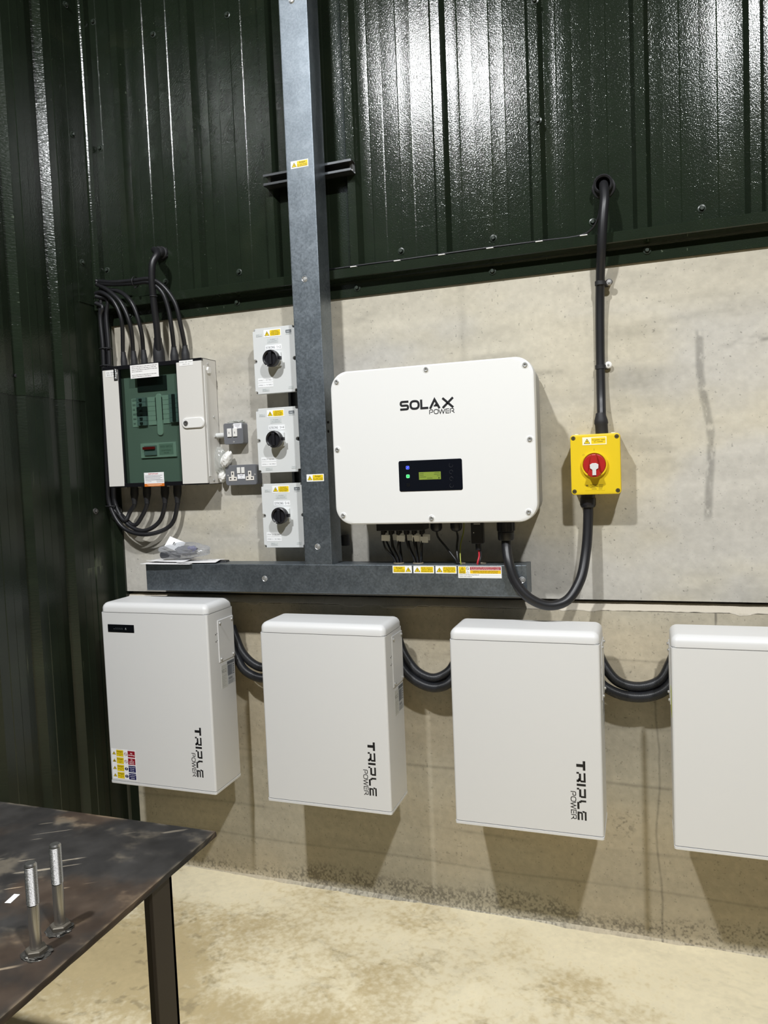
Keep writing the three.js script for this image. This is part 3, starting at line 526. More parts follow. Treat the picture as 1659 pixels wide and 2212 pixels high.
  for (const px of [943, 986]) { const c = P(px, 1150, zc); part(t, 'cable_gland', turned([[0, -0.038], [0.008, -0.038], [0.016, -0.034], [0.0205, -0.026], [0.0205, -0.006], [0.018, -0.004], [0.018, 0.014]], V(c.x, IY, zc), V(0, 1, 0), 20), blackPlastic); }
  const g0 = P(1093, 1150, 0.15); part(t, 'grid_connector', merge([turned([[0, -0.066], [0.0255, -0.066], [0.0275, -0.062], [0.0275, -0.040], [0.026, -0.038], [0.0285, -0.036], [0.0285, 0.014]], V(g0.x, IY, 0.15), V(0, 1, 0), 28), ...Array.from({ length: 14 }, (_, i) => box(-0.0018, 0.0018, -0.034, 0.012, 0.0275, 0.03).rotateY(i * Math.PI / 7).translate(g0.x, IY, 0.15))]), blackPlastic, 'large black screw connector for the grid cable');
  const d0 = P(1031, 1150, 0.15), dg = part(t, 'wireless_dongle', merge([loft(d0.x - 0.0205, d0.x + 0.0205, IY - 0.078, IY + 0.013, 0.004, [[0.13, 0.001], [0.131, 0], [0.155, 0], [0.157, 0.002]]), rod(V(d0.x + 0.001, IY - 0.1, 0.143), V(0, 1, 0), 0.0105, 0.024, 16)]), blackPlastic, 'black stick plugged into the underside');
  part(dg, 'status_light', rod(V(d0.x - 0.011, IY - 0.040, 0.1565), V(0, 0, 1), 0.0016, 0.0012, 10), std([0.8, 0.8, 0.8], 0.3));
  part(dg, 'print', box(d0.x - 0.010, d0.x + 0.012, IY - 0.012, IY - 0.0085, 0.1568, 0.1573), greyCase);
}

// ---------------------------------------------------------------- galvanised trunking and strut
const TZ0 = 0.063, TZ1 = 0.163, VX0 = 0.8143, VX1 = 0.9182, HX0 = 0.1167, HX1 = 1.618, HY0 = 1.2159, HY1 = 1.3188, HZ = (TZ0 + TZ1) / 2 + 0.005;
function fixing(parent, c) {
  part(parent, 'screw', merge([turned([[0, 0.003], [0.006, 0.0024], [0.0078, 0]].reverse(), c, V(0, 0, 1), 16), turned([[0.0082, 0.0012], [0.0098, 0.0022], [0.0112, 0]].reverse(), c, V(0, 0, 1), 20), box(-0.004, 0.004, -0.0006, 0.0006, 0.0016, 0.0026).translate(c.x, c.y, c.z)]), screwSteel);
}
{
  const t = thing('vertical_trunking', 'tall galvanised steel trunking running up the wall beside the isolators', 'trunking');
  part(t, 'channel', galvUV(box(VX0, VX1, HY1, 4.6, TZ0, TZ1 - 0.0012, 0.0008)), galvMat);
  part(t, 'cover', galvUV(merge([box(VX0 - 0.0008, VX1 + 0.0008, HY1 + 0.0005, 4.6, TZ1 - 0.0045, TZ1 + 0.0003, 0.0019), box(VX1 + 0.0002, VX1 + 0.0014, HY1 + 0.0005, 4.6, TZ1 - 0.012, TZ1 - 0.0002), box(VX0 - 0.0014, VX0 - 0.0002, HY1 + 0.0005, 4.6, TZ1 - 0.012, TZ1 - 0.0002)])), galvMat);
  for (const [a, b] of [[658, 603], [686, 1181], [630, 1]]) fixing(t, P(a, b, TZ1 + 0.0003));
  for (const [a, b] of [[647, 354], [681, 1032]]) { const c = P(a, b, TZ1 + 0.0006); sticker(t, 'hazard_label', dangerTex, c, 0.068, 0.026, 'z', 'small yellow danger label'); }
  for (const [px, py] of [[709, 912], [709, 932]]) part(t, 'rivet', rod(PX(px, py, VX1), V(1, 0, 0), 0.0045, 0.0025, 12), blackRough);
}
const t1 = hazard(['D.C. cable contains', 'live wiring daylight'], true, 'Danger'), t2 = hazard(['Inverter - isolate A.C.', 'and D.C. before', 'carrying out work'].map(s => s), false), t3 = hazard(['Do not disconnect', 'D.C. plugs and sockets', 'under load - turn off', 'A.C. supply first'], false);
const t4 = canvasTex(640, 180, (x, w, h) => {
  fillAll(x, w, h, '#f4f4f2'); x.fillStyle = '#efcb1e'; x.fillRect(10, 8, 106, 104); triangle(x, 63, 48, 34); lines(x, ['WARNING', 'Dual Supply'], 63, 92, 16, 15);
  x.strokeStyle = '#222'; x.lineWidth = 5; x.beginPath(); x.arc(142, 36, 20, 0, 7); x.stroke(); x.beginPath(); x.moveTo(128, 22); x.lineTo(156, 50); x.stroke(); triangle(x, 144, 92, 20, '#f4f4f2', false);
  x.fillStyle = '#9c1622'; x.fillRect(178, 10, 452, 48); lines(x, ['Do not work on this equipment until it is isolated', 'from both mains and on-site generation supplies'], 404, 24, 18, 22, '#f6dcdc', 'sans-serif', true, 'center', 440);
  x.fillStyle = '#efc21e'; x.fillRect(178, 62, 452, 50); lines(x, ['WARNING: Only persons authorised by the', 'D.N.O. may remove the main cut-out fuse'], 404, 76, 18, 22, '#111', 'sans-serif', true, 'center', 440);
  lines(x, ['Isolate on-site Generating Unit(s) at', 'Isolate mains supply at'], 16, 132, 17, 26, '#222', 'sans-serif', true, 'left'); x.fillStyle = '#999'; x.fillRect(330, 138, 290, 2); x.fillRect(330, 164, 290, 2);
});
{
  const t = thing('horizontal_trunking', 'galvanised steel trunking lying across the wall above the battery cabinets', 'trunking');
  part(t, 'channel', galvUV(box(HX0, HX1 - 0.003, HY0, HY1, TZ0, TZ1 - 0.0012, 0.0008)), galvMat);
  part(t, 'cover', galvUV(merge([box(HX0, HX1 - 0.018, HY0 - 0.0008, HY1 + 0.0008, TZ1 - 0.0045, TZ1 + 0.0003, 0.0019), box(HX0, HX1 - 0.018, HY1 + 0.0002, HY1 + 0.0014, TZ1 - 0.011, TZ1 - 0.0002), box(HX0, HX1 - 0.018, HY0 - 0.0014, HY0 - 0.0002, TZ1 - 0.011, TZ1 - 0.0002)])), galvMat);
  part(t, 'end_cap', galvUV(box(HX1 - 0.016, HX1, HY0 - 0.0008, HY1 + 0.0008, TZ0 - 0.001, TZ1 + 0.0001, 0.001)), galvMat);
  for (const [a, b] of [[572, 1250], [1128, 1253]]) fixing(t, P(a, b, TZ1 + 0.0003));
  const lab = (x0, y0, x1, y1, tex, n) => { const a = P(x0, y0, TZ1), b = P(x1, y1, TZ1); sticker(t, 'warning_label', tex, V((a.x + b.x) / 2, (a.y + b.y) / 2, TZ1 + 0.0006), b.x - a.x, a.y - b.y, 'z', n); };
  lab(848, 1222, 890, 1238, t1, 'yellow and white danger label'); lab(893, 1222.4, 938, 1238.4, t2, 'yellow label with triangle first'); lab(940.6, 1222.6, 986.6, 1239, t3, 'yellow label with four lines of print'); lab(989.4, 1223, 1084, 1249.2, t4, 'wide white, red and yellow warning label');
  for (const [px, w] of [[864, 0.034], [906, 0.034], [998, 0.03], [1042, 0.03]]) { const c = PY(px, 1216, HY1); part(t, 'grommet', new THREE.TorusGeometry(w / 2, 0.0028, 8, 24).rotateX(Math.PI / 2).scale(1, 1, 0.7).translate(c.x, HY1 + 0.001, HZ), std([0.2, 0.17, 0.12], 0.6), 'brown rubber grommet'); }
}
function strut(label, x0, x1, y0, y1, z0, z1, long, mat = darkSteel) {   // C-shaped slotted channel, mouth to the room
  const t = thing('strut_channel', label, 'strut channel'), th = 0.0025, lip = 0.0095;
  if (long === 'x') {
    part(t, 'channel', merge([box(x0, x1, y0, y0 + th, z0, z1, 0.0008), box(x0, x1, y1 - th, y1, z0, z1, 0.0008), box(x0, x1, y0, y1, z0, z0 + th), box(x0, x1, y0, y0 + lip, z1 - 0.006, z1, 0.0012), box(x0, x1, y1 - lip, y1, z1 - 0.006, z1, 0.0012)]), mat);
    for (const x of [x0 + 0.012, x1 - 0.012]) part(t, 'end_bracket', box(x - 0.006, x + 0.006, y0 + th, y1 - th, z0 + th, z0 + 0.014), dullSteel);
  } else part(t, 'channel', merge([box(x0, x0 + th, y0, y1, z0, z1), box(x1 - th, x1, y0, y1, z0, z1), box(x0, x1, y0, y1, z0, z0 + th), box(x0, x0 + lip, y0, y1, z1 - 0.006, z1, 0.0012), box(x1 - lip, x1, y0, y1, z1 - 0.006, z1, 0.0012)]), mat);
  return t;
}
{
  const a = P(568, 390, TZ0), b = P(758, 356, TZ0), y = 2.752;
  strut('dark slotted strut channel crossing behind the tall trunking on the green cladding', a.x, b.x, y - 0.021, y + 0.021, PAN + RIB, TZ0 - 0.0003, 'x');
  const c = P(632, 870, 0.012);
  strut('upright strut channel behind the three grey isolators', c.x - 0.014, c.x + 0.027, 1.37, 2.215, WZ, 0.018, 'y');
  const d = P(378, 1282, 0.04);
  strut('short strut behind the cross trunking, above the first battery cabinet', d.x - 0.02, d.x + 0.021, 1.20, 1.30, WZ, TZ0, 'y');
  strut('short strut behind the cross trunking, below the inverter', 1.30, 1.341, 1.22, 1.31, WZ, TZ0, 'y');
  const k = thing('rubber_plug', 'small black plug behind the foot of the tall trunking', 'plug'), e = P(746, 1167, 0.03);
  part(k, 'body', rod(V(e.x - 0.004, e.y - 0.021, 0.02), V(0.0, 1, 0), 0.0165, 0.04, 18, 0.002), blackRough); part(k, 'neck', rod(V(e.x - 0.004, e.y, WZ), V(0, 0, 1), 0.008, 0.03, 14), blackRough);
}

// ---------------------------------------------------------------- grey DC isolators
function isoShape(x0, x1, y0, y1) {
  const n = 0.0105, m = 0.0075, ym = (y0 + y1) / 2, s = new THREE.Shape();
  s.moveTo(x0 + n, y0); s.lineTo(x1 - n, y0); s.lineTo(x1 - n, y0 + n * 0.5); s.quadraticCurveTo(x1 - n, y0 + n, x1 - n * 0.5, y0 + n); s.lineTo(x1, y0 + n);
  s.lineTo(x1, ym - m); s.lineTo(x1 - 0.006, ym - m); s.absarc(x1 - 0.006, ym, m, -Math.PI / 2, Math.PI / 2, true); s.lineTo(x1, ym + m);
  s.lineTo(x1, y1 - n); s.lineTo(x1 - n * 0.5, y1 - n); s.quadraticCurveTo(x1 - n, y1 - n, x1 - n, y1 - n * 0.5); s.lineTo(x1 - n, y1);
  s.lineTo(x0 + n, y1); s.lineTo(x0 + n, y1 - n * 0.5); s.quadraticCurveTo(x0 + n, y1 - n, x0 + n * 0.5, y1 - n); s.lineTo(x0, y1 - n);
  s.lineTo(x0, ym + m); s.lineTo(x0 + 0.006, ym + m); s.absarc(x0 + 0.006, ym, m, Math.PI / 2, -Math.PI / 2, true); s.lineTo(x0, ym - m);
  s.lineTo(x0, y0 + n); s.lineTo(x0 + n * 0.5, y0 + n); s.quadraticCurveTo(x0 + n, y0 + n, x0 + n, y0 + n * 0.5); s.closePath(); return s;
}
const isoHaz = hazard(['PV array D.C.', 'isolator. Danger', 'contains live parts', 'during daylight'], false);
const isoPrint = canvasTex(256, 96, (x, w, h) => { fillAll(x, w, h, '#ced2d1'); lines(x, ['PV ARRAY', 'D.C. ISOLATOR'], 128, 30, 28, 36, '#7d8286', 'sans-serif', false); });
const logoTex = canvasTex(128, 96, (x, w, h) => { fillAll(x, w, h, '#ced2d1'); x.fillStyle = '#3a4048'; x.fillRect(4, 6, 120, 58); lines(x, ['IMO'], 64, 37, 46, 0, '#dfe3e4', 'serif'); x.fillStyle = '#6c7278'; x.fillRect(16, 74, 106, 4); x.fillRect(70, 82, 52, 4); });
const smallPrint = canvasTex(128, 48, (x, w, h) => { fillAll(x, w, h, '#ced2d1'); lines(x, ['Type SI', 'IEC 60947-3'], 6, 14, 19, 22, '#7a7f83', 'sans-serif', false, 'left', 116); });
const smallPrint2 = canvasTex(128, 64, (x, w, h) => { fillAll(x, w, h, '#ced2d1'); lines(x, ['DC-PV2'], 64, 16, 22, 0, '#8a8f93', 'sans-serif', false); x.strokeStyle = '#8a8f93'; x.lineWidth = 3; x.beginPath(); x.moveTo(24, 46); x.lineTo(46, 46); x.lineTo(70, 34); x.moveTo(70, 46); x.lineTo(104, 46); x.stroke(); });
const tape = (rows, sz, w = 256, h = 64) => canvasTex(w, h, (x) => { fillAll(x, w, h, '#f6f7f8'); lines(x, rows, w / 2, h / 2 + 2 - (rows.length - 1) * sz * 0.6, sz, sz * 1.2, '#26282c', 'monospace', false, 'center', w * 0.92); });
function isolator(y0, y1, x0, head, rows, label) {
  const t = thing('dc_isolator', label, 'isolator', 'grey isolators beside the tall trunking'), x1 = x0 + 0.176, zf = 0.09, zb = 0.018, xm = (x0 + x1) / 2;
  part(t, 'base', loft(x0 + 0.004, x1 - 0.001, y0 + 0.003, y1 - 0.003, 0.006, [[zb, 0.014], [zb + 0.024, 0.012], [zb + 0.026, 0.0], [zf - 0.022, 0]]), greyABS);
  const lid = part(t, 'lid', extrude(isoShape(x0, x1, y0, y1), 0.021, 0.0012, 6).translate(0, 0, zf - 0.021), greyABS);
  for (const [x, y] of [[x0 + 0.005, y0 + 0.005], [x1 - 0.005, y0 + 0.005], [x0 + 0.005, y1 - 0.005], [x1 - 0.005, y1 - 0.005]]) part(lid, 'screw', rod(V(x, y, zf - 0.024), V(0, 0, 1), 0.0042, 0.016, 12), x > xm ? blackRough : greyCase);
  for (const x of [x0 + 0.005, x1 - 0.005]) part(lid, 'screw', rod(V(x, (y0 + y1) / 2, zf - 0.024), V(0, 0, 1), 0.0055, 0.014, 12), x > xm ? blackRough : greyCase);
  // rotary handle
  const kx = xm + 0.003, ky = y0 + 0.124;
  const pl = part(t, 'handle_plate', loft(kx - 0.027, kx + 0.027, ky - 0.027, ky + 0.027, 0.004, [[zf - 0.001, 0], [zf + 0.007, 0], [zf + 0.009, 0.002]]), greyABS);
  part(pl, 'collar', turned([[0.026, 0], [0.027, 0.016], [0.0255, 0.022]], V(kx, ky, zf + 0.004), V(0, 0, 1), 28), greyABS);
  const kn = part(t, 'rotary_knob', turned([[0, 0.037], [0.024, 0.037], [0.024, 0.043], [0.0275, 0.046], [0.031, 0.044], [0.032, 0.038], [0.031, 0.024], [0.0285, 0.022], [0, 0.022]].reverse(), V(kx, ky, zf), V(0, 0, 1), 32), blackPlastic, 'black rotary knob');
  part(kn, 'grip', box(kx - 0.0065, kx + 0.0065, ky - 0.024, ky + 0.024, zf + 0.036, zf + 0.049, 0.003), blackPlastic);
  part(kn, 'stop_tab', box(kx + 0.028, kx + 0.037, ky - 0.006, ky + 0.006, zf + 0.022, zf + 0.034), blackPlastic);
  part(kn, 'pointer_mark', box(kx - 0.017, kx - 0.012, ky - 0.0265, ky - 0.0245, zf + 0.0458, zf + 0.0466), whitePlastic);
  const st = (n, tex, u, v, w, h, l) => sticker(t, n, tex, V(x0 + u, y0 + v, zf + 0.0004), w, h, 'z', l);
  const Hh = y1 - y0;
  st('hazard_label', isoHaz, 0.083, Hh - 0.0215, 0.072, 0.027, 'small yellow warning label'); st('maker_label', logoTex, 0.15, Hh - 0.024, 0.024, 0.018); st('print', smallPrint, 0.027, Hh - 0.026, 0.026, 0.0105); st('print', isoPrint, 0.083, Hh - 0.049, 0.046, 0.017);
  st('name_label', tape([head], 42), 0.085, Hh - 0.0745, 0.068, 0.018, 'white label reading ' + head); st('string_label', tape([rows[0]], 22), 0.045, 0.051, 0.063, 0.0165); st('string_label', tape([rows[1]], 22), 0.045, 0.033, 0.063, 0.0165);
  st('print', smallPrint, 0.045, 0.0145, 0.03, 0.011); st('print', smallPrint2, 0.149, 0.017, 0.02, 0.01);
  return t;
}
isolator(1.958, 2.203, 0.6045, 'STRING 1+2', ['STRING 1 = 80 PANELS', 'STRING 2 = 79 PANELS'], 'grey rotary isolator labelled STRING 1+2, top of three');
isolator(1.660, 1.904, 0.6015, 'STRING 3+4', ['STRING 3 = 100 PANELS', 'STRING 4 = 100 PANELS'], 'grey rotary isolator labelled STRING 3+4, middle of three');
isolator(1.374, 1.618, 0.6085, 'STRING 5+6', ['STRING 5 = 100 PANELS', 'STRING 6 = 100 PANELS'], 'grey rotary isolator labelled STRING 5+6, bottom of three');

// ---------------------------------------------------------------- distribution board
{
  const t = thing('distribution_board', 'cream distribution board with green tinted window in the wall corner', 'fuse board');
  const x0 = -0.085, x1 = 0.380, y0 = 1.625, y1 = 2.116, zf = 0.098, at = (u, v) => [x0 + u * (x1 - x0), y1 - v * (y1 - y0)];
  const blk = std([0.008, 0.008, 0.01], 0.3), wx0 = at(0.157, 0)[0], wx1 = at(0.756, 0)[0];
  const body = part(t, 'body', merge([box(x0, x0 + 0.002, y0, y1, WZ, zf - 0.012), box(x1 - 0.002, x1, y0, y1, WZ, zf - 0.012), box(x0, x1, y0, y0 + 0.002, WZ, zf - 0.012), box(x0, x1, y1 - 0.002, y1, WZ, zf - 0.012), box(x0, x1, y0, y1, WZ, WZ + 0.002)]), dbCream);
  part(body, 'hinge_side', box(x1 - 0.0005, x1 + 0.0025, y0 + 0.03, y1 - 0.03, zf - 0.026, zf - 0.012, 0.001), whitePlastic);
  for (const [v, z] of [[0.46, 0.03], [0.62, 0.03], [0.04, 0.055], [0.97, 0.055]]) part(body, 'screw', turned([[0, 0], [0.0045, 0], [0.0045, 0.004], [0, 0.0055]], V(x1, y1 - v * (y1 - y0), z), V(1, 0, 0), 12), screwSteel);
  const hexb = part(body, 'blanking_plug', rod(V(x1, y1 - 0.092 * (y1 - y0), 0.055), V(1, 0, 0), 0.014, 0.009, 6, 0.0015), whitePlastic); hexb.userData.label = 'white hexagonal plug in the side';
  for (let i = 0; i < 6; i++) part(body, 'clip', box(0, 0.008, 0, 0.005, 0, 0.008).translate(at(0.11 + 0.15 * i, 0)[0], y0 - 0.004, zf - 0.03), greyCase);
  // door frame
  const door = part(t, 'door_frame', merge([box(x0, x1, y1 - 0.016, y1, zf - 0.012, zf, 0.001), box(x0, x1, y0, y0 + 0.016, zf - 0.012, zf, 0.001), box(wx0 - 0.006, wx0 + 0.006, y0, y1, zf - 0.012, zf - 0.001), box(wx1 - 0.004, wx1 + 0.002, y0, y1, zf - 0.012, zf - 0.001), box(x0, x0 + 0.004, y0, y1, zf - 0.012, zf - 0.002)]), blk, 'black door frame');
  part(t, 'door_panel', box(x0 - 0.0004, wx0, y0 + 0.0045, y1 - 0.014, zf - 0.010, zf + 0.002, 0.0012), dbCream, 'cream panel left of the window');
  const dr = part(t, 'door_panel', box(wx1, x1 + 0.0004, y0 + 0.0045, y1 - 0.011, zf - 0.010, zf + 0.002, 0.0012), dbCream, 'cream panel right of the window');
  const lk = at(0.865, 0.508); part(dr, 'latch', loft(lk[0] - 0.036, x1 + 0.003, lk[1] - 0.021, lk[1] + 0.021, 0.02, [[zf + 0.001, 0], [zf + 0.006, 0], [zf + 0.009, 0.003]]), whitePlastic, 'white latch');
  part(dr, 'lock', turned([[0, 0.001], [0.0035, 0.001], [0.004, 0.003], [0.0095, 0.003], [0.0105, 0]].reverse(), V(lk[0] - 0.016, lk[1], zf + 0.009), V(0, 0, 1), 20), dullSteel, 'round key lock');
  part(t, 'window_pane', box(wx0 + 0.001, wx1, y0 + 0.012, y1 - 0.008, zf - 0.007, zf - 0.004), new THREE.MeshPhysicalMaterial({ color: lin(0.66, 0.75, 0.70), roughness: 0.06, transmission: 1, thickness: 0, ior: 1.45 }), 'dark green tinted window');
  // inside
  const zi = 0.062, plate = part(t, 'inner_plate', box(wx0 - 0.02, wx1 + 0.02, y0 + 0.01, y1 - 0.01, zi - 0.004, zi), std([0.36, 0.36, 0.35], 0.5));
  const bxs = (u0, u1, v0, v1, d) => box(at(u0, 0)[0], at(u1, 0)[0], at(0, v1)[1], at(0, v0)[1], zi, zi + d, 0.0008);
  const pale = std([0.66, 0.68, 0.66], 0.5), mid = std([0.28, 0.31, 0.34], 0.45), drk = std([0.02, 0.022, 0.025], 0.5);
  part(plate, 'cover_plate', bxs(0.30, 0.60, 0.10, 0.22, 0.004), drk, 'dark upper plate');
  part(plate, 'legend_strip', bxs(0.225, 0.29, 0.27, 0.505, 0.002), pale); part(plate, 'legend_strip', bxs(0.72, 0.75, 0.27, 0.4, 0.002), pale);
  for (let i = 0; i < 6; i++) {
    part(plate, 'breaker', bxs(0.29, 0.385, 0.268 + i * 0.0385, 0.268 + (i + 1) * 0.0385 - 0.002, 0.012), i === 2 || i === 3 ? drk : mid);
    part(plate, 'breaker_toggle', bxs(0.325, 0.35, 0.277 + i * 0.0385, 0.294 + i * 0.0385, 0.018), drk);
    part(plate, 'way_cover', bxs(0.395, 0.475, 0.268 + i * 0.0385, 0.268 + (i + 1) * 0.0385 - 0.0015, 0.004), pale); part(plate, 'way_cover', bxs(0.545, 0.62, 0.262 + i * 0.0385, 0.262 + (i + 1) * 0.0385 - 0.0015, 0.004), pale);
    for (const v of [0.278, 0.287]) part(plate, 'print', bxs(0.235, 0.275 - (i % 3) * 0.008, v + i * 0.0385, v + 0.004 + i * 0.0385, 0.0025), drk);
    part(plate, 'breaker', bxs(0.625, 0.735, 0.258 + i * 0.0385, 0.258 + (i + 1) * 0.0385 - 0.0012, 0.014), mid);
  }
  part(plate, 'toggle_rail', bxs(0.662, 0.692, 0.262, 0.482, 0.019), drk);
  part(plate, 'busbar_cover', loft(at(0.483, 0)[0], at(0.54, 0)[0], at(0, 0.585)[1], at(0, 0.245)[1], 0.012, [[zi, 0], [zi + 0.005, 0], [zi + 0.006, 0.001]]), pale); part(plate, 'busbar_slot', merge([bxs(0.476, 0.483, 0.275, 0.46, 0.006), bxs(0.541, 0.548, 0.275, 0.46, 0.006)]), drk);
  part(plate, 'main_switch_surround', bxs(0.30, 0.665, 0.645, 0.765, 0.007), pale); part(plate, 'main_switch', bxs(0.345, 0.47, 0.665, 0.745, 0.013), mid); part(plate, 'main_switch_toggle', bxs(0.34, 0.462, 0.675, 0.697, 0.02), std([0.35, 0.01, 0.012], 0.4), 'dark red main switch toggle');
  sticker(plate, 'print', canvasTex(256, 128, (x, w, h) => { fillAll(x, w, h, '#aab2ac'); lines(x, ['MAIN SWITCH'], 128, 34, 34, 0, '#5a635e', 'sans-serif', false); lines(x, ['DO NOT OPERATE', 'ON LOAD'], 128, 80, 22, 28, '#3a423e', 'sans-serif', false); }), V(...at(0.565, 0.70), zi + 0.0074), 0.066, 0.044, 'z');
  // stickers on the door
  const st = (n, tex, u, v, w, h, z, l, tilt) => sticker(t, n, tex, V(...at(u, v), z), w, h, 'z', l, 0.5, tilt);
  st('notice', canvasTex(384, 160, (x, w, h) => { fillAll(x, w, h, '#f5f3f1'); for (let i = 0; i < 7; i++) { x.fillStyle = i === 4 ? '#fff' : '#7b7673'; for (let u = 22; u < 350 - (i === 3 ? 190 : i === 6 ? 70 : 10); u += 0) { const l = 8 + ((u * 7 + i * 13) % 26); x.fillRect(u, 18 + i * 20, l, 6); u += l + 6; } } }), 0.434, 0.062, 0.134, 0.053, zf + 0.0005, 'white printed paper notice', 0.0);
  const addr = (rows, sz = 34) => canvasTex(192, 96, (x, w, h) => { fillAll(x, w, h, '#f5f4f2'); lines(x, rows, 96, 32, sz, 36, '#55524f', 'monospace', false); });
  st('door_label', addr(['ISO FROM', 'BUS-BTP']), 0.083, 0.06, 0.046, 0.024, zf + 0.0024); st('door_label', addr(['STORE AND SPRAY', 'BOOTH DB'], 20), 0.855, 0.032, 0.062, 0.021, zf + 0.0024);
  st('maker_label', canvasTex(72, 192, (x, w, h) => { fillAll(x, w, h, '#0c0c0d'); x.save(); x.translate(38, 96); x.rotate(-Math.PI / 2); lines(x, [':hager'], 0, 0, 50, 0, '#f2f2f2'); x.restore(); }), 0.138, 0.066, 0.018, 0.054, zf + 0.0024, 'black label with white lettering');
  st('notice', canvasTex(320, 224, (x, w, h) => { fillAll(x, w, h, '#f4f4f4'); lines(x, ['IMPORTANT'], 150, 24, 28, 0, '#b02a30'); x.fillStyle = '#77747a'; for (let i = 0; i < 5; i++) { x.fillRect(14, 48 + i * 18, 280 - (i * 31) % 60, 6); } x.fillRect(14, 146, 100, 5); x.strokeStyle = '#444'; x.lineWidth = 3; x.strokeRect(206, 124, 100, 34); x.fillRect(216, 138, 78, 6); x.fillStyle = '#d9782c'; x.fillRect(0, 178, w, 46); x.fillStyle = '#f6d7b8'; x.fillRect(40, 190, 240, 8); x.fillRect(60, 206, 190, 6); }), 0.469, 0.944, 0.094, 0.056, zf + 0.0005, 'white notice with orange lower band');
}
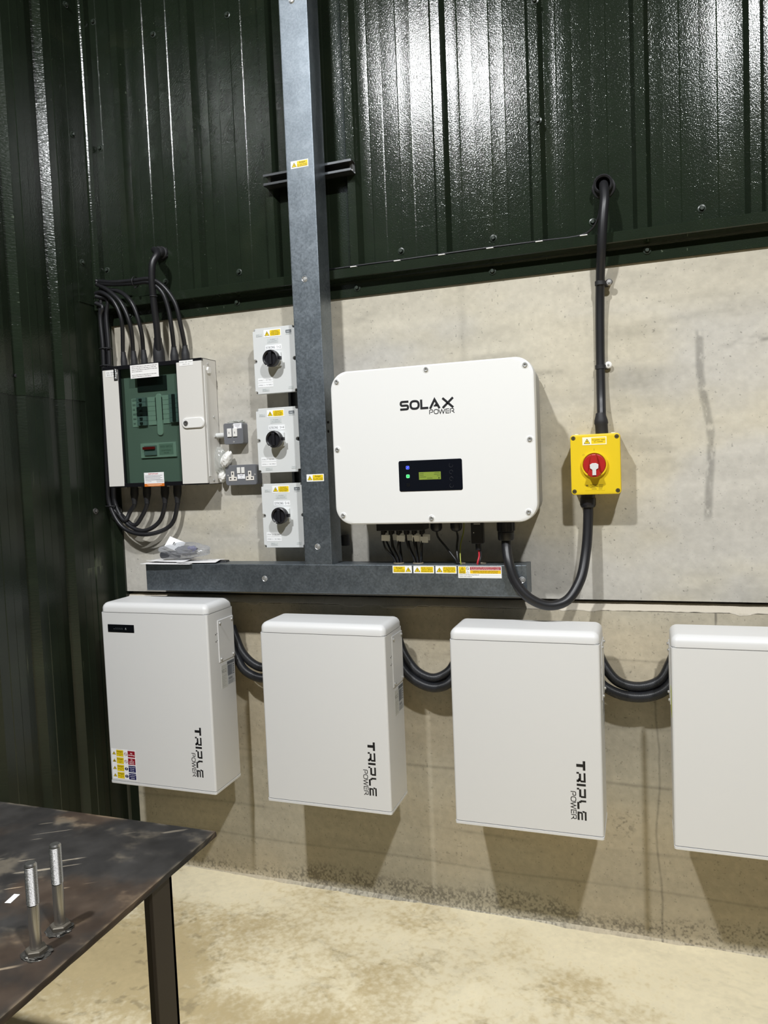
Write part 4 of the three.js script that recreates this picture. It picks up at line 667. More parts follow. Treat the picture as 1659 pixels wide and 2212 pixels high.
// cables into the board: black, each with a heat-shrink boot
function boot(parent, at, dir, r0, r1, len, mat = blackRough) { return part(parent, 'boot', turned([[r0 * 0.98, len], [r0 * 1.16, len * 0.985], [r0 * 1.18, len * 0.86], [r1 * 0.96, len * 0.5], [r1, len * 0.42], [r1, 0.001], [r1 * 0.9, -0.004], [0, -0.004]].reverse(), at, dir, 20), mat, 'black heat-shrink boot'); }
function cable(name, label, pts, r, group, seg = 70) { const t = thing(name, label, 'cable', group); part(t, 'sheath', tube(pts, r, seg, 12), cableMat); return t; }
{
  const yT = 2.116, yB = 1.625, cz = 0.04, G = 'black cables of the distribution board';
  const ups = [[268, [[207, 634, 0.05], [220, 632, 0.065], [245, 650, 0.075], [262, 690, 0.07]], 'first'], [290, [[209, 614, 0.05], [235, 628, 0.075], [262, 655, 0.085], [282, 705, 0.075]], 'second'], [312, [[226, 626, 0.055], [258, 630, 0.07], [285, 655, 0.09], [305, 715, 0.075]], 'third']];
  for (const [bx, path, n] of ups) { const e = P(bx, 777, cz), t = cable('board_cable', `black cable curving from the corner into the board top, ${n} boot along from the corner`, [...path.map(p => P(...p)), V(P(bx - 3, 748, cz).x, yT + 0.06, cz), V(e.x, yT + 0.005, cz)], 0.0085, G); boot(t, V(e.x, yT, cz), V(P(bx - 2.5, 748, cz).x - e.x, 0.05, 0), 0.0085, 0.0135, 0.064); }
  const arcs = [[377, [[212, 612, 0.05], [240, 614, 0.075], [290, 612, 0.085], [322, 610, 0.09], [348, 628, 0.09], [363, 665, 0.08], [371, 710, 0.07]], 'lower of two level cables arching over into the board top'], [401, [[214, 608, 0.055], [245, 610, 0.08], [290, 606, 0.09], [325, 603, 0.095], [352, 618, 0.095], [378, 655, 0.085], [391, 705, 0.07]], 'upper of two level cables arching over into the board top']];
  for (const [bx, path, n] of arcs) { const e = P(bx, 768, cz), t = cable('board_cable', 'black cable, ' + n, [...path.map(p => P(...p)), V(P(bx - 2, 740, cz).x, yT + 0.055, cz), V(e.x, yT + 0.005, cz)], 0.0088, G, 90); boot(t, V(e.x, yT, cz), V(P(bx - 2, 740, cz).x - e.x, 0.06, 0), 0.0088, 0.0165, 0.066); }
  { const e = P(344, 772, 0.045), g = P(352, 548, PAN), t = cable('supply_cable', 'thick black cable looping from the cladding gland into the board top', [V(g.x, g.y, PAN - 0.02), V(g.x, g.y + 0.001, 0.045), P(340, 548, 0.085), P(330, 568, 0.105), P(328, 600, 0.105), P(332, 650, 0.09), P(339, 710, 0.07), V(e.x, yT + 0.01, 0.045)], 0.0135, undefined, 90); boot(t, V(e.x, yT, 0.045), V(P(339, 705, 0.045).x - e.x, 0.13, 0), 0.0135, 0.0235, 0.105);
    const gl = part(t, 'gland', merge([turned([[0.026, 0], [0.026, 0.012], [0.022, 0.016], [0.022, 0.032], [0.0185, 0.038], [0.0137, 0.038]], V(g.x, g.y, PAN), V(0, 0, 1), 24), turned([[0.029, 0], [0.029, 0.007], [0, 0.007]], V(g.x, g.y, PAN + 0.001), V(0, 0, 1), 6)]), blackRough); gl.userData.label = 'black cable gland'; }
  // bundle of four down the corner, under the board and up into it
  const bun = [[291, 224, 606, 0.045, 'shortest'], [318, 231, 612, 0.036, 'second'], [357, 238, 640, 0.045, 'third'], [384, 228, 655, 0.056, 'longest']];
  bun.forEach(([bx, sx, sy, z, n], i) => {
    const e = P(bx, 1062, cz), dx = [0.0, 0.016, 0.03, 0.01][i], X = -0.138 + dx, yb = [1.485, 1.465, 1.442, 1.428][i], xe = e.x;
    const t = cable('board_cable', `black cable of the corner bundle, ${n} loop up into the board bottom`, [P(207, sy, 0.055), P(sx - 6, sy + 8, z), V(X - 0.004 + 0.02, 2.34, z), V(X + 0.018, 2.2, z), V(X + 0.008, 1.9, z), V(X, 1.64, z), V(X + 0.004, 1.55, z), V(X + 0.045 + i * 0.006, yb + 0.03, z), V((X + xe) / 2 + 0.02, yb, z + 0.008), V(xe - 0.03 - i * 0.004, yb + 0.035, cz), V(xe - 0.004, 1.552, cz), V(xe, yB - 0.004, cz)], 0.0088, G, 110);
    boot(t, V(xe, yB, cz), V(-0.004, -0.07, 0), 0.0088, 0.0165, 0.072);
  });
  const hoop = (c, d, r, label) => solo('cable_tie', merge([aim(new THREE.TorusGeometry(1, 0.07, 6, 24).rotateX(Math.PI / 2).scale(r, 0.0022 / 0.07, r), d, c), box(-0.003, 0.003, -0.004, 0.003, -0.002, 0.005).translate(c.x, c.y - r, c.z)]), blackRough, label, 'cable tie', 'black cable ties');
  { const a = P(292, 609, 0.0875); hoop(a, V(1, -0.03, 0.04), 0.0205, 'black cable tie round the two level cables'); const b = P(331.5, 640, 0.093); hoop(b, V(0.05, 1, 0.1), 0.0148, 'black cable tie round the thick looped cable'); }
  const tie = (c, rx, rz, label) => solo('cable_tie', merge([new THREE.TorusGeometry(1, 0.06, 6, 28).scale(rx, rz, 0.035).rotateX(Math.PI / 2).translate(c.x, c.y, c.z), box(-0.004, 0.004, -0.003, 0.003, -0.003, 0.004).translate(c.x + rx * 0.9, c.y - 0.001, c.z + rz * 0.5)]), blackRough, label, 'cable tie', 'black cable ties');
  tie(V(-0.106, 2.2, 0.045), 0.027, 0.022, 'black cable tie round the corner bundle, just under the flashing'); tie(V(-0.108, 2.13, 0.045), 0.027, 0.022, 'black cable tie round the corner bundle, just above the board'); tie(V(-0.124, 1.548, 0.045), 0.027, 0.022, 'black cable tie round the corner bundle, below the board');
}

// ---------------------------------------------------------------- metalclad switch and socket
{
  const t = thing('wall_switch', 'grey metalclad two-rocker switch beside the distribution board', 'switch'), x0 = 0.4245, x1 = x0 + 0.086, y0 = 1.778, y1 = 1.861, zf = 0.036;
  part(t, 'back_box', loft(x0 + 0.001, x1 - 0.001, y0 + 0.001, y1 - 0.001, 0.008, [[WZ, 0], [zf - 0.006, 0]]), metalclad);
  part(t, 'front_plate', loft(x0, x1, y0, y1, 0.008, [[zf - 0.006, 0], [zf - 0.0015, 0], [zf, 0.0015]]), metalclad);
  for (const u of [0.027, 0.052]) { const r = part(t, 'rocker', loft(x0 + u - 0.0095, x0 + u + 0.0095, y0 + 0.029, y0 + 0.062, 0.002, [[zf - 0.001, 0], [zf + 0.003, 0], [zf + 0.004, 0.001]]), whitePlastic, 'white rocker'); part(r, 'mark', box(x0 + u - 0.001, x0 + u + 0.001, y0 + 0.041, y0 + 0.049, zf + 0.004, zf + 0.0045), inkMat); part(r, 'gap', box(x0 + u - 0.008, x0 + u + 0.008, y0 + 0.0275, y0 + 0.029, zf - 0.001, zf + 0.0016), holeMat); }
  for (const v of [0.0085, 0.0745]) part(t, 'screw', turned([[0, 0.001], [0.0028, 0.0008], [0.0036, 0]].reverse(), V((x0 + x1) / 2, y0 + v, zf), V(0, 0, 1), 14), screwSteel);
  sticker(t, 'label', canvasTex(128, 80, (x, w, h) => { fillAll(x, w, h, '#f3f3f6'); x.fillStyle = '#83828f'; x.fillRect(18, 18, 90, 6); x.fillRect(30, 38, 66, 7); x.fillRect(52, 60, 26, 5); }), V(x0 + 0.064, y1 - 0.0125, zf + 0.0004), 0.036, 0.02, 'z', 'small white label');
  part(t, 'conduit_stub', rod(V(0.3805, y0 + 0.038, 0.015), V(1, 0, 0), 0.0105, x0 - 0.379, 18), std([0.62, 0.63, 0.62], 0.35), 'pale conduit stub to the board');
  const s = thing('double_socket', 'grey metalclad double socket with white inserts below the switch', 'socket'), sx0 = 0.423, sx1 = sx0 + 0.141, sy0 = 1.616, sy1 = 1.696, sz = 0.036;
  part(s, 'back_box', loft(sx0 + 0.001, sx1 - 0.001, sy0 + 0.001, sy1 - 0.001, 0.011, [[WZ, 0], [sz - 0.006, 0]]), metalclad);
  part(s, 'front_plate', loft(sx0, sx1, sy0, sy1, 0.011, [[sz - 0.006, 0], [sz - 0.0015, 0], [sz, 0.0015]]), metalclad);
  for (const u of [0.033, 0.109]) {
    const cy = sy0 + 0.038, q = [[-0.018, -0.02], [0.018, -0.02], [0.018, -0.0045], [0.007, -0.0045], [0.007, 0.017], [-0.007, 0.017], [-0.007, -0.0045], [-0.018, -0.0045]];
    const ins = part(s, 'outlet_insert', extrude(new THREE.Shape(q.map(p => new THREE.Vector2(p[0] + sx0 + u, p[1] + cy))), 0.002, 0.0005).translate(0, 0, sz - 0.0005), std([0.8, 0.76, 0.7], 0.4), 'cream T-shaped outlet');
    part(ins, 'pin_slot', merge([box(-0.0022, 0.0022, 0.004, 0.0125, 0, 0.0006), box(-0.013, -0.006, -0.014, -0.009, 0, 0.0006), box(0.006, 0.013, -0.014, -0.009, 0, 0.0006)]).translate(sx0 + u, cy, sz + 0.0013), holeMat);
    const ru = u < 0.07 ? 0.061 : 0.08, rk = part(s, 'rocker', loft(sx0 + ru - 0.007, sx0 + ru + 0.007, sy1 - 0.034, sy1 - 0.01, 0.0015, [[sz - 0.001, 0], [sz + 0.003, 0], [sz + 0.004, 0.001]]), whitePlastic, 'white rocker'); part(rk, 'gap', box(sx0 + ru - 0.006, sx0 + ru + 0.006, sy1 - 0.0365, sy1 - 0.034, sz - 0.001, sz + 0.0012), holeMat);
    part(s, 'screw', turned([[0, 0.0014], [0.003, 0.001], [0.004, 0]].reverse(), V(u < 0.07 ? sx0 + 0.0105 : sx1 - 0.0105, sy0 + 0.039, sz), V(0, 0, 1), 14), screwSteel);
  }
  sticker(s, 'label', canvasTex(128, 80, (x, w, h) => { fillAll(x, w, h, '#f3f3f6'); x.fillStyle = '#83828f'; x.fillRect(34, 18, 66, 9); x.fillRect(54, 50, 24, 6); }), V(sx0 + 0.071, sy0 + 0.0345, sz + 0.0004), 0.033, 0.019, 'z', 'small white label');
}
// crumpled things: a lumpy blob from a displaced sphere
function lump(c, rx, ry, rz, amp, freq, sd, det = 28) {
  const g = new THREE.SphereGeometry(1, det, Math.round(det * 0.7)), p = g.attributes.position, v = V(0, 0, 0);
  for (let i = 0; i < p.count; i++) { v.fromBufferAttribute(p, i); const n = fbm(v.x * freq + sd + 20, v.y * freq + v.z * freq * 0.7 + 30, 3) - 0.5, m = Math.abs(fbm(v.z * freq * 2 + sd + 40, v.x * freq * 2 + v.y * 3 + 50, 2) - 0.5); v.multiplyScalar(1 + amp * (n * 1.6 - m)); p.setXYZ(i, c.x + v.x * rx, c.y + v.y * ry, c.z + v.z * rz); }
  const q = mergeVertices(g.deleteAttribute('uv') && g.deleteAttribute('normal') || g); q.computeVertexNormals(); return crease(q, 0.5);
}
const clearFilm = new THREE.MeshPhysicalMaterial({ color: lin(0.85, 0.86, 0.84), roughness: 0.12, transmission: 0.72, thickness: 0, ior: 1.4 });
const hazeFilm = new THREE.MeshPhysicalMaterial({ color: lin(0.8, 0.81, 0.83), roughness: 0.16, transmission: 0.8, thickness: 0, ior: 1.4 });
{
  const t = thing('plastic_wrapping', 'crumpled clear plastic wrapping tucked between the switch and the socket', 'plastic wrap');
  const c1 = P(490, 992, 0.035), c2 = P(481, 1030, 0.02), c3 = P(476, 1000, 0.02);
  part(t, 'white_roll', lump(c1, 0.022, 0.034, 0.022, 0.28, 2.0, 1).translate(-c1.x, -c1.y, -c1.z).rotateZ(-0.45).translate(c1.x, c1.y, c1.z), std([0.8, 0.79, 0.76], 0.35), 'white bunched roll');
  part(t, 'white_roll', lump(c2, 0.018, 0.024, 0.02, 0.3, 2.2, 5), std([0.8, 0.79, 0.76], 0.35), 'white bunched roll');
  part(t, 'clear_film', lump(c3, 0.030, 0.062, 0.024, 0.35, 2.0, 9), clearFilm, 'clear crumpled film');
  const c4 = P(506, 913, 0.02); solo('plastic_scrap', lump(V(c4.x + 0.004, 1.866, 0.012), 0.038, 0.008, 0.02, 0.5, 2.6, 3), clearFilm, 'scrap of clear plastic film lying on top of the grey switch', 'plastic wrap');
}
// papers and a bag of parts on the cross trunking
{
  const G = 'papers on the cross trunking', y = HY1 + 0.0014;
  const paper = std([0.86, 0.85, 0.85], 0.7), sheetG = (x0, x1, z0, z1, yy, turn, curl) => { const g = new THREE.BoxGeometry(x1 - x0, 0.0012, z1 - z0, 14, 1, 8), p = g.attributes.position; for (let i = 0; i < p.count; i++) { const u = p.getX(i) / (x1 - x0), v = p.getZ(i) / (z1 - z0); p.setY(i, p.getY(i) + curl * (u * u + 0.3 * Math.sin(v * 5 + u * 3)) ** 2); } g.computeVertexNormals(); return g.rotateY(turn).translate((x0 + x1) / 2, yy, (z0 + z1) / 2); };
  solo('paper_sheets', sheetG(0.108, 0.33, 0.055, 0.185, y + 0.0012, 0.03, 0.006), paper, 'white paper overhanging the left end of the cross trunking, lowest in the pile', 'paper', G);
  solo('paper_sheets', sheetG(0.12, 0.3, 0.05, 0.163, y + 0.0085, -0.08, 0.016), paper, 'curled white paper in the middle of the pile under the plastic bag', 'paper', G);
  solo('paper_sheets', sheetG(0.26, 0.42, 0.066, 0.163, y + 0.0045, 0.16, 0.012), paper, 'crumpled white paper sticking out right of the plastic bag', 'paper', G);
  const t = thing('plastic_bag', 'clear plastic bag of dark hose and parts lying on papers', 'bag'), c = P(398, 1190, HZ);
  part(t, 'bag_film', lump(V(c.x, y + 0.048, HZ), 0.118, 0.034, 0.046, 0.3, 1.8, 12, 40), hazeFilm, 'crinkled clear plastic');
  part(t, 'hose_piece', tube([V(c.x - 0.095, y + 0.03, HZ + 0.012), V(c.x - 0.06, y + 0.034, HZ + 0.016), V(c.x - 0.02, y + 0.032, HZ)], 0.014, 24, 12), std([0.05, 0.052, 0.06], 0.5), 'dark grey hose');
  part(t, 'dark_part', lump(V(c.x + 0.015, y + 0.045, HZ), 0.055, 0.02, 0.03, 0.6, 2.4, 7), std([0.07, 0.075, 0.1], 0.5));
  part(t, 'blue_part', lump(V(c.x + 0.045, y + 0.055, HZ + 0.014), 0.02, 0.012, 0.012, 0.6, 2.4, 4), std([0.06, 0.06, 0.25], 0.4));
  { const g = new THREE.BoxGeometry(0.075, 0.045, 0.0008); const q = P(378, 1177, HZ); g.rotateX(-0.5).rotateZ(-0.35).translate(q.x, q.y + 0.002, HZ); part(t, 'folded_leaflet', g, new THREE.MeshStandardMaterial({ map: canvasTex(128, 80, (x, w, h) => { fillAll(x, w, h, '#f4f4f4'); x.fillStyle = '#666'; x.fillRect(48, 26, 10, 24); x.fillRect(62, 30, 8, 18); }), roughness: 0.6 }), 'white folded leaflet'); }
  const o = P(478, 1209, 0.085); solo('rubber_pad', loftY(o.x - 0.028, o.x + 0.03, 0.07, 0.1, 0.004, [[HY1 + 0.0004, 0], [HY1 + 0.006, 0.002]]), blackRough, 'small flat black pad on the cross trunking right of the bag', 'pad');
}

// ---------------------------------------------------------------- cables under the inverter
{
  const zc = 0.12, cb0 = P(821, 1140, zc).x, cb1 = P(920, 1140, zc).x, tag = std([0.8, 0.8, 0.78], 0.6);
  const holes = [864, 906].map(px => V(PY(px, 1216, HY1).x, HY1 - 0.03, HZ));
  for (let i = 0; i < 6; i++) for (const r of [0, 1]) {
    const x = cb0 + (i + 0.5) * (cb1 - cb0) / 6 + (r - 0.5) * 0.008, z = zc + (r - 0.5) * 0.044, h = holes[i < 3 ? 0 : 1], k = (i % 3 - 1) * 0.009, n = i * 2 + r;
    const ordinal = ['first', 'second', 'third', 'fourth', 'fifth', 'sixth'][i];
    const t = cable('string_cable', `thin black ${r ? 'front' : 'back'}-row cable under the inverter, ${ordinal} from the tall trunking`, [V(x, IY - 0.035, z), V(x + rr(-0.002, 0.002), IY - 0.062, z + rr(-0.003, 0.003)), V(x + (h.x - x) * 0.25 + rr(-0.004, 0.004), IY - 0.092, z + 0.004), V(h.x + k + (x - h.x) * 0.18, HY1 + 0.022, HZ + (r - 0.5) * 0.012), V(h.x + k, HY1 - 0.004, HZ + (r - 0.5) * 0.012), V(h.x + k * 0.6, HY1 - 0.03, HZ)], 0.0034, 'string cables under the inverter', 36);
    const ty = IY - 0.056 - [0, 0.006, 0.002, 0.008, 0.003, 0.007][i] - (1 - r) * -0.004; if (n % 4 !== 3 || i === 5) part(t, 'tag', box(-0.005, 0.026, -0.0105, 0.0105, -0.0006, 0.0006).rotateZ(rr(-0.12, 0.12)).rotateY(rr(-0.3, 0.3)).translate(x, ty, z + 0.0042), tag, 'white wrap-round tag');
  }
  const h3 = V(PY(998, 1216, HY1).x, HY1 - 0.02, HZ);
  [[943, 'slanting'], [986, 'upright']].forEach(([px, n], i) => { const x = P(px, 1150, zc).x; cable('data_cable', `thin black ${n} data cable from a round gland under the inverter`, [V(x, IY - 0.034, zc), V(x + 0.004, IY - 0.055, zc), V(x + (h3.x - x) * (i ? 0.3 : 0.45), IY - 0.092, 0.135), V(h3.x - 0.006 + i * 0.005, HY1 + 0.012, 0.152), V(h3.x - 0.004 + i * 0.006, HY1 - 0.02, HZ)], 0.0036, undefined, 36); });
  { const x = P(1004, 1140, 0.07).x; const t = thing('earth_wire', 'thin yellow-green earth wire under the inverter', 'wire'); part(t, 'sheath', tube([V(x + 0.004, IY + 0.016, 0.09), V(x, IY - 0.04, 0.09), V(x - 0.006, IY - 0.09, 0.12), V(h3.x + 0.008, HY1 + 0.004, 0.15), V(h3.x + 0.008, HY1 - 0.02, HZ)], 0.0022, 30, 8), std([0.3, 0.33, 0.05], 0.45)); }
  { const d0 = P(1031, 1150, 0.15), x = PY(1040, 1216, HY1).x; for (const k of [0, 1]) { const t = thing(k ? 'network_cable' : 'red_network_cable', k ? 'black cable beside the red one below the stick' : 'short red network cable from the stick into the trunking', 'cable'); part(t, 'sheath', tube([V(d0.x + 0.001 + k * 0.006, IY - 0.095, 0.143), V(d0.x + 0.003 + k * 0.006, IY - 0.12, 0.146), V(x - 0.002 + k * 0.007, HY1 + 0.005, 0.152), V(x - 0.002 + k * 0.007, HY1 - 0.025, HZ)], 0.0034, 24, 10), k ? cableMat : std([0.5, 0.03, 0.045], 0.4)); } }
}

// ---------------------------------------------------------------- yellow AC isolator and its cables
{
  const t = thing('rotary_isolator', 'yellow rotary isolator with a red knob right of the inverter', 'isolator'), x0 = 1.7629, x1 = 1.9206, y0 = 1.5455, y1 = 1.7432, zf = 0.1;
  part(t, 'base', loft(x0 + 0.002, x1 - 0.002, y0 + 0.002, y1 - 0.002, 0.01, [[WZ, 0], [0.062, 0]]), yellowMat);
  const lid = part(t, 'lid', loft(x0, x1, y0, y1, 0.011, [[0.0635, 0.001], [0.065, 0], [zf - 0.004, 0], [zf - 0.001, 0.0012], [zf, 0.004]], 'z', 8), yellowMat);
  const scr = std([0.07, 0.055, 0.015], 0.5);
  for (const [i, [u, v]] of [[0.0105, 0.0115], [-0.0105, 0.0115], [0.0105, -0.0115], [-0.0105, -0.0115]].entries()) { const c = V(u > 0 ? x0 + u : x1 + u, v > 0 ? y0 + v : y1 + v, zf), s = part(lid, 'screw', turned([[0, 0.0005], [0.0066, 0.0005], [0.0072, 0]].reverse(), c, V(0, 0, 1), 20), scr, 'dark quarter-turn lid screw'); part(s, 'slot', box(-0.0042, 0.0042, -0.0009, 0.0009, 0, 0.0009).rotateZ(i % 3 ? Math.PI / 2 * (i === 1 ? 1 : 1) : 0).translate(c.x, c.y, c.z), holeMat); }
  const kc = P(1284.2, 1004, zf), r1 = 0.0425, r0 = 0.0365;
  part(t, 'knob_ring', turned([[r0, 0.002], [r0, 0.010], [r0 + 0.002, 0.012], [r1 - 0.002, 0.012], [r1, 0.009], [r1, 0]], kc, V(0, 0, 1), 40), yellowMat);
  const kn = part(t, 'rotary_knob', turned([[0, 0.012], [r0 - 0.004, 0.012], [r0 - 0.001, 0.010], [r0 - 0.001, 0]], kc, V(0, 0, 1), 40), redMat, 'red rotary knob');
  { const s = new THREE.Shape([[-0.0075, r0 - 0.002], [0.0075, r0 - 0.002], [0.013, 0.004], [0.0145, -0.012], [0.021, -r0 + 0.005], [0.01, -r0 - 0.003], [-0.01, -r0 - 0.003], [-0.021, -r0 + 0.005], [-0.0145, -0.012], [-0.013, 0.004]].map(p => new THREE.Vector2(...p))); part(kn, 'grip', extrude(s, 0.026, 0.003).translate(kc.x, kc.y, zf + 0.008), redMat); }
  { const s = new THREE.Shape([[-0.0135, 0.001], [-0.006, 0.0055], [0.006, 0.0055], [0.0135, 0.001], [0.0128, -0.011], [0.006, -0.0155], [0.006, -0.0335], [-0.006, -0.0335], [-0.006, -0.0155], [-0.0128, -0.011]].map(p => new THREE.Vector2(...p))); part(kn, 'padlock_slide', extrude(s, 0.004, 0.0008).translate(kc.x + 0.001, kc.y, zf + 0.0335), std([0.68, 0.68, 0.67], 0.4), 'pale grey slide'); }
  sticker(t, 'hazard_label', canvasTex(384, 128, (x, w, h) => { fillAll(x, w, h, '#f7f2d8'); x.fillStyle = '#f2d01c'; x.fillRect(142, 14, 228, 100); triangle(x, 74, 68, 46); lines(x, ['PV system - main', 'A.C. isolator'], 256, 50, 25, 30, '#111', 'sans-serif', true, 'center', 214); }), V(x0 + 0.0775, y1 - 0.0225, zf + 0.0005), 0.076, 0.0255, 'z', 'yellow and white warning label');
  part(t, 'on_mark', box(kc.x - 0.0006, kc.x + 0.0006, kc.y + 0.046, kc.y + 0.053, zf - 0.0002, zf + 0.0003), std([0.3, 0.22, 0.02], 0.5)); part(t, 'off_mark', new THREE.TorusGeometry(0.0028, 0.0004, 6, 20).translate(kc.x - 0.034, kc.y + 0.033, zf), std([0.3, 0.22, 0.02], 0.5));
  sticker(t, 'print', canvasTex(256, 96, (x, w, h) => { fillAll(x, w, h, '#e4c51e'); x.fillStyle = '#8a7420'; x.fillRect(8, 10, 32, 24); for (let i = 0; i < 4; i++) x.fillRect(64 + (i % 2) * 20, 10 + i * 20, 90 - i * 8, 8); for (let i = 0; i < 4; i++) x.fillRect(176, 10 + i * 20, 60 - i * 5, 8); }), V(kc.x, y0 + 0.024, zf + 0.0003), 0.062, 0.022, 'z', 'faint maker\'s print', 0.38);
  for (const u of [0.02, -0.022]) part(t, 'fixing_lug', rod(V(u > 0 ? x0 + u : x1 + u, y1, 0.075), V(0, 1, 0), 0.008, 0.003, 14), whitePlastic);
  const gx = P(1270, 1085, 0.047).x;
  part(t, 'cable_gland', turned([[0.024, 0.004], [0.024, -0.012], [0.026, -0.014], [0.026, -0.036], [0.0225, -0.044], [0.0175, -0.046]], V(gx, y0, 0.047), V(0, 1, 0), 12), blackPlastic, 'black cable gland');
  // loop from the inverter
  const g0 = P(1093, 1150, 0.15), c = cable('grid_cable', 'thick black cable hanging in a loop from the inverter to the yellow isolator', [V(g0.x, IY - 0.062, 0.15), V(g0.x + 0.002, IY - 0.09, 0.158), P(1099, 1215, 0.18), P(1113, 1256, 0.19), P(1142, 1291, 0.19), P(1184, 1308, 0.172), P(1223, 1298, 0.145), P(1252, 1256, 0.11), P(1266, 1190, 0.07), V(gx, y0 - 0.07, 0.048), V(gx, y0 - 0.03, 0.047)], 0.0165, undefined, 120);
  // feed from the grommet above
  const u = P(1304, 406, PAN), bx = P(1300, 925, 0.045).x;
  const f = cable('feed_cable', 'thick black cable dropping from the cladding grommet to the yellow isolator', [V(u.x + 0.001, u.y - 0.003, PAN - 0.03), V(u.x + 0.002, u.y - 0.004, 0.032), P(1306, 428, 0.068), P(1303, 470, 0.078), P(1299.5, 530, 0.07), P(1297, 590, 0.042), P(1296, 640, 0.022), P(1296, 720, 0.013), P(1297, 790, 0.013), P(1298.5, 860, 0.024), V(bx, y1 + 0.06, 0.045), V(bx, y1 + 0.004, 0.045)], 0.0148, undefined, 140);
  part(f, 'boot', turned([[0, -0.002], [0.0205, -0.002], [0.0205, 0.03], [0.0225, 0.036], [0.0215, 0.046], [0.0175, 0.06], [0.0155, 0.068], [0.0148, 0.07]], V(bx, y1, 0.045), V(-0.003, 0.07, 0), 22), blackRough, 'black heat-shrink boot');
  const gm = thing('cable_grommet', 'black rubber grommet where the feed cable leaves the green cladding', 'grommet'); part(gm, 'ring', turned([[0.0225, 0.004], [0.0225, 0.042], [0.027, 0.046], [0.031, 0.042], [0.031, 0.008], [0.037, 0.005], [0.038, 0]], V(u.x, u.y, PAN), V(0, 0, 1), 32), blackRough); part(gm, 'hole', rod(V(u.x, u.y, PAN - 0.001), V(0, 0, 1), 0.0225, 0.004, 24), holeMat);
  [[612, 609, 'upper'], [793, 788, 'lower']].forEach(([py, sy, n]) => {
    const cc = P(n === 'upper' ? 1296.5 : 1297, py, 0.02), k = thing('cable_cleat', `${n} black band and washer holding the feed cable to the concrete`, 'cable cleat', 'cable cleats'), zc = n === 'upper' ? 0.032 : 0.013;
    const q = P(n === 'upper' ? 1296.5 : 1297, py, zc);
    part(k, 'band', merge([turned([[0.0155, -0.007], [0.0172, -0.0065], [0.0172, 0.0065], [0.0155, 0.007]], V(q.x, q.y, zc), V(0, 1, 0), 24), box(q.x + 0.008, q.x + 0.026, q.y - 0.007, q.y + 0.007, WZ, zc - 0.006, 0.001)]), blackRough);
    const w = P(n === 'upper' ? 1315.5 : 1314, sy, zc), wz = zc + 0.004; part(k, 'washer', turned([[0, 0.003], [0.008, 0.0025], [0.0115, 0]].reverse(), V(w.x, w.y, wz - 0.0085), V(0, 0, 1), 24), n === 'upper' ? dullSteel : whitePlastic); part(k, 'screw', turned([[0, 0.0035], [0.003, 0.0035], [0.004, 0.001]].reverse(), V(w.x, w.y, wz - 0.006), V(0, 0, 1), 6), screwSteel);
    part(k, 'shank', rod(V(w.x, w.y, WZ), V(0, 0, 1), 0.005, wz - 0.008 - WZ, 10), dullSteel);
  });
}
// thin cable along the flashing with stick-on clips
{
  const z = 0.034, y = 2.4005, ln = [[706, 577], [740, 575], [765, 574], [800, 569], [860, 561], [955, 548], [1059, 533], [1165, 518], [1258, 505]].map(([px, py]) => { const p = P(px, py, z); p.y = y + (rnd() - 0.5) * 0.002; return p; });
  cable('thin_cable', 'thin black cable clipped along the green flashing up to the grommet', [...ln, P(1276, 497, 0.042), P(1289, 478, 0.052), P(1296, 450, 0.058), P(1298, 425, 0.052), P(1300, 408, 0.03), P(1301, 404, -0.005)], 0.0036, undefined, 140);
  [[765, 577], [859, 563], [955, 550], [1059, 536], [1165, 520], [1261, 507]].forEach(([px, py], i) => { const p = P(px, py, 0.036), t = thing('cable_clip', ['white stick-on cable clip nearest the tall trunking', 'second white cable clip from the tall trunking', 'third white cable clip from the tall trunking', 'fourth white cable clip from the tall trunking', 'fifth white cable clip from the tall trunking', 'white stick-on cable clip nearest the grommet'][i], 'cable clip', 'white cable clips on the flashing'); part(t, 'pad', box(p.x - 0.012, p.x + 0.012, 2.3952, 2.3982, 0.021, 0.046, 0.0006), whitePlastic); part(t, 'loop', new THREE.TorusGeometry(0.0052, 0.0016, 6, 16).rotateY(Math.PI / 2).translate(p.x, 2.4005, z), blackRough); });
}

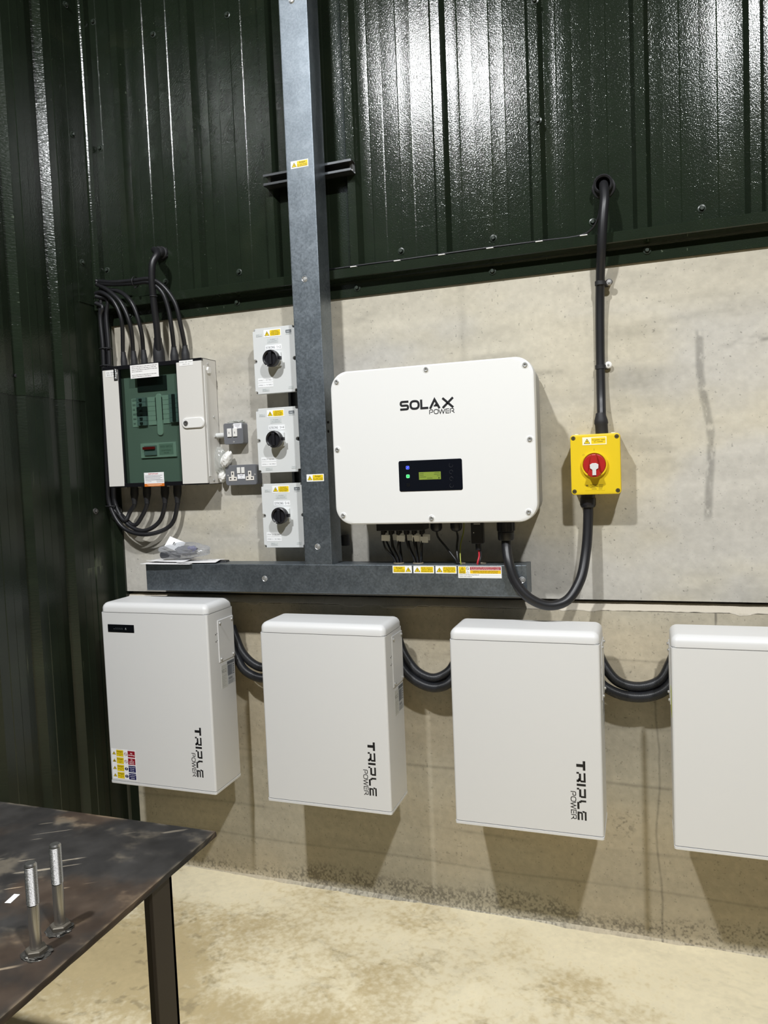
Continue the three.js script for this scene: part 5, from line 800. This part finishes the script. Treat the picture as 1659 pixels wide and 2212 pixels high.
// ---------------------------------------------------------------- steel workbench with two bolts
{
  const TY = 0.9, TX1 = 1.115, TZ = 1.30, X0 = -0.1, Z1 = 2.35;
  const mill = texture(1024, 1024, (u, v) => {
    const x = u * 1.25, y = v * 1.05, n = fbm(x * 5, y * 5, 5), m = fbm(x * 26, y * 26, 4), rust = sm(0.46, 0.7, fbm(x * 7 + 8, y * 7 + 2, 6)), edge = Math.max(sm(0.010, 0.0, TX1 - X0 - x), sm(0.012, 0.0, y)) * sm(0.3, 0.6, m), pale = Math.max(0.8 * edge, 0.75 * sm(0.54, 0.78, fbm(x * 13 + 30, y * 20 + 4, 6)) * sm(0.4, 0.65, m));
    const scr = sm(0.8, 0.86, fbm((x - y * 0.6) * 9 + 3, (y * 0.8 + x * 0.5) * 130, 2)) * sm(0.5, 0.7, fbm(x * 4 + 3, y * 4 + 7, 3));
    let b = 33 + 22 * (n - 0.5) + 34 * (m - 0.5);
    return [b + rust * 22 + pale * 60 + scr * 90, b - 2 + rust * 12 + pale * 54 + scr * 84, b - 4 + rust * 3 + pale * 42 + scr * 72];
  });
  const millR = texture(512, 512, (u, v) => 0.5 + 0.4 * fbm(u * 14, v * 14, 4, 14), false);
  const top = new THREE.MeshStandardMaterial({ map: mill, metalness: 0.1, roughness: 1, roughnessMap: millR });
  const t = thing('workbench', 'dark scratched steel workbench with a thick plate top', 'workbench');
  { // plate with a slightly ragged cut edge
    const g = new THREE.BoxGeometry(TX1 - X0, 0.011, Z1 - TZ, 60, 2, 60), p = g.attributes.position;
    for (let i = 0; i < p.count; i++) { const x = p.getX(i), y = p.getY(i), z = p.getZ(i), ex = Math.abs(Math.abs(x) - (TX1 - X0) / 2) < 1e-5, ez = Math.abs(Math.abs(z) - (Z1 - TZ) / 2) < 1e-5, top = y > 0.005; const w = 0.0016 * (fbm((x + z) * 60, 3, 2) - 0.5); p.setXYZ(i, x + (ex ? Math.sign(x) * (w - (top ? 0.0012 : 0)) : 0), y, z + (ez ? Math.sign(z) * (w - (top ? 0.0012 : 0)) : 0)); }
    g.translate((X0 + TX1) / 2, TY - 0.0055, (TZ + Z1) / 2);
    part(t, 'plate', planarUV(crease(g, 0.5), (x, y, z) => (x - X0) / 1.25 + (y - TY) * 3, (x, y, z) => (z - TZ) / 1.05 + (y - TY) * 3), top, 'dark mill-scale steel plate top');
  }
  const legM = std([0.022, 0.016, 0.012], 0.55, 0.1);
  const angle = (x, z, sx, sz) => merge([box(Math.min(x, x - sx * 0.009), Math.max(x, x - sx * 0.009), 0, TY - 0.011, Math.min(z, z + sz * 0.062), Math.max(z, z + sz * 0.062), 0.0012), box(Math.min(x, x - sx * 0.062), Math.max(x, x - sx * 0.062), 0, TY - 0.011, Math.min(z, z + sz * 0.009), Math.max(z, z + sz * 0.009), 0.0012)]);
  part(t, 'leg', angle(1.108, 1.453, 1, 1), legM); part(t, 'leg', angle(X0 + 0.02, 1.452, -1, 1), legM); part(t, 'leg', angle(X0 + 0.02, Z1 - 0.06, -1, -1), legM);
  part(t, 'leg', angle(1.108, Z1 - 0.06, 1, -1), legM);
  part(t, 'rail', box(X0 + 0.02, 1.046, TY - 0.06, TY - 0.011, 1.455, 1.463), legM);
  // bolts standing on their heads
  const bolt = (px, py, h, label) => {
    const c = PY(px, py, TY), b = thing('hex_bolt', label, 'bolt', 'bolts standing on the bench'), r = 0.0098, prof = [[0, h], [r * 0.8, h], [r * 0.98, h - 0.003]]; const th = 0.0024; let y = h - 0.004; while (y > h * 0.55) { prof.push([r, y], [r * 0.86, y - th / 2]); y -= th; } prof.push([r * 0.93, y], [r * 0.93, 0.012]);
    part(b, 'shank', turned(prof.reverse(), c, V(0, 1, 0), 20), std([0.46, 0.45, 0.43], 0.34, 0.97), 'steel shank with a threaded upper half');
    part(b, 'head', rod(c, V(0, 1, 0), 0.0172, 0.0115, 6, 0.0015), std([0.15, 0.135, 0.11], 0.42, 0.6), 'hexagonal head');
    part(b, 'weld_bead', lump(V(c.x, TY + 0.001, c.z), 0.0225, 0.0055, 0.0225, 0.55, 3.2, px), std([0.11, 0.105, 0.095], 0.38, 0.8), 'weld spatter round the head');
  };
  bolt(79, 2061, 0.152, 'upright steel bolt nearer the cut front corner of the bench, beside the white slip'); bolt(131, 2008, 0.15, 'upright steel bolt farther from the white slip, with darker shank');
  const sl = [[10, 1951], [23, 1951.5], [43, 1933], [31, 1932]].map(q => PY(...q, TY)); solo('paper_slip', extrude(new THREE.Shape(sl.map(q => new THREE.Vector2(q.x, -q.z))), 0.0006).rotateX(-Math.PI / 2).translate(0, TY + 0.0003, 0), std([0.85, 0.85, 0.85], 0.6), 'small white paper slip lying on the dark bench', 'paper');
}

// ---------------------------------------------------------------- put every thing's origin at its base
for (const g of things) {
  const b = new THREE.Box3().setFromObject(g), c = b.getCenter(V(0, 0, 0)); c.y = b.min.y;
  if (g.isMesh) g.geometry.translate(-c.x, -c.y, -c.z); else for (const m of g.children) m.position.sub(c);
  g.position.copy(c);
}
scene.traverse(o => { if (o.isMesh && !o.geometry.attributes.uv) planarUV(o.geometry, (x, y, z) => x + z, (x, y) => y); });

renderer.render(scene, camera);
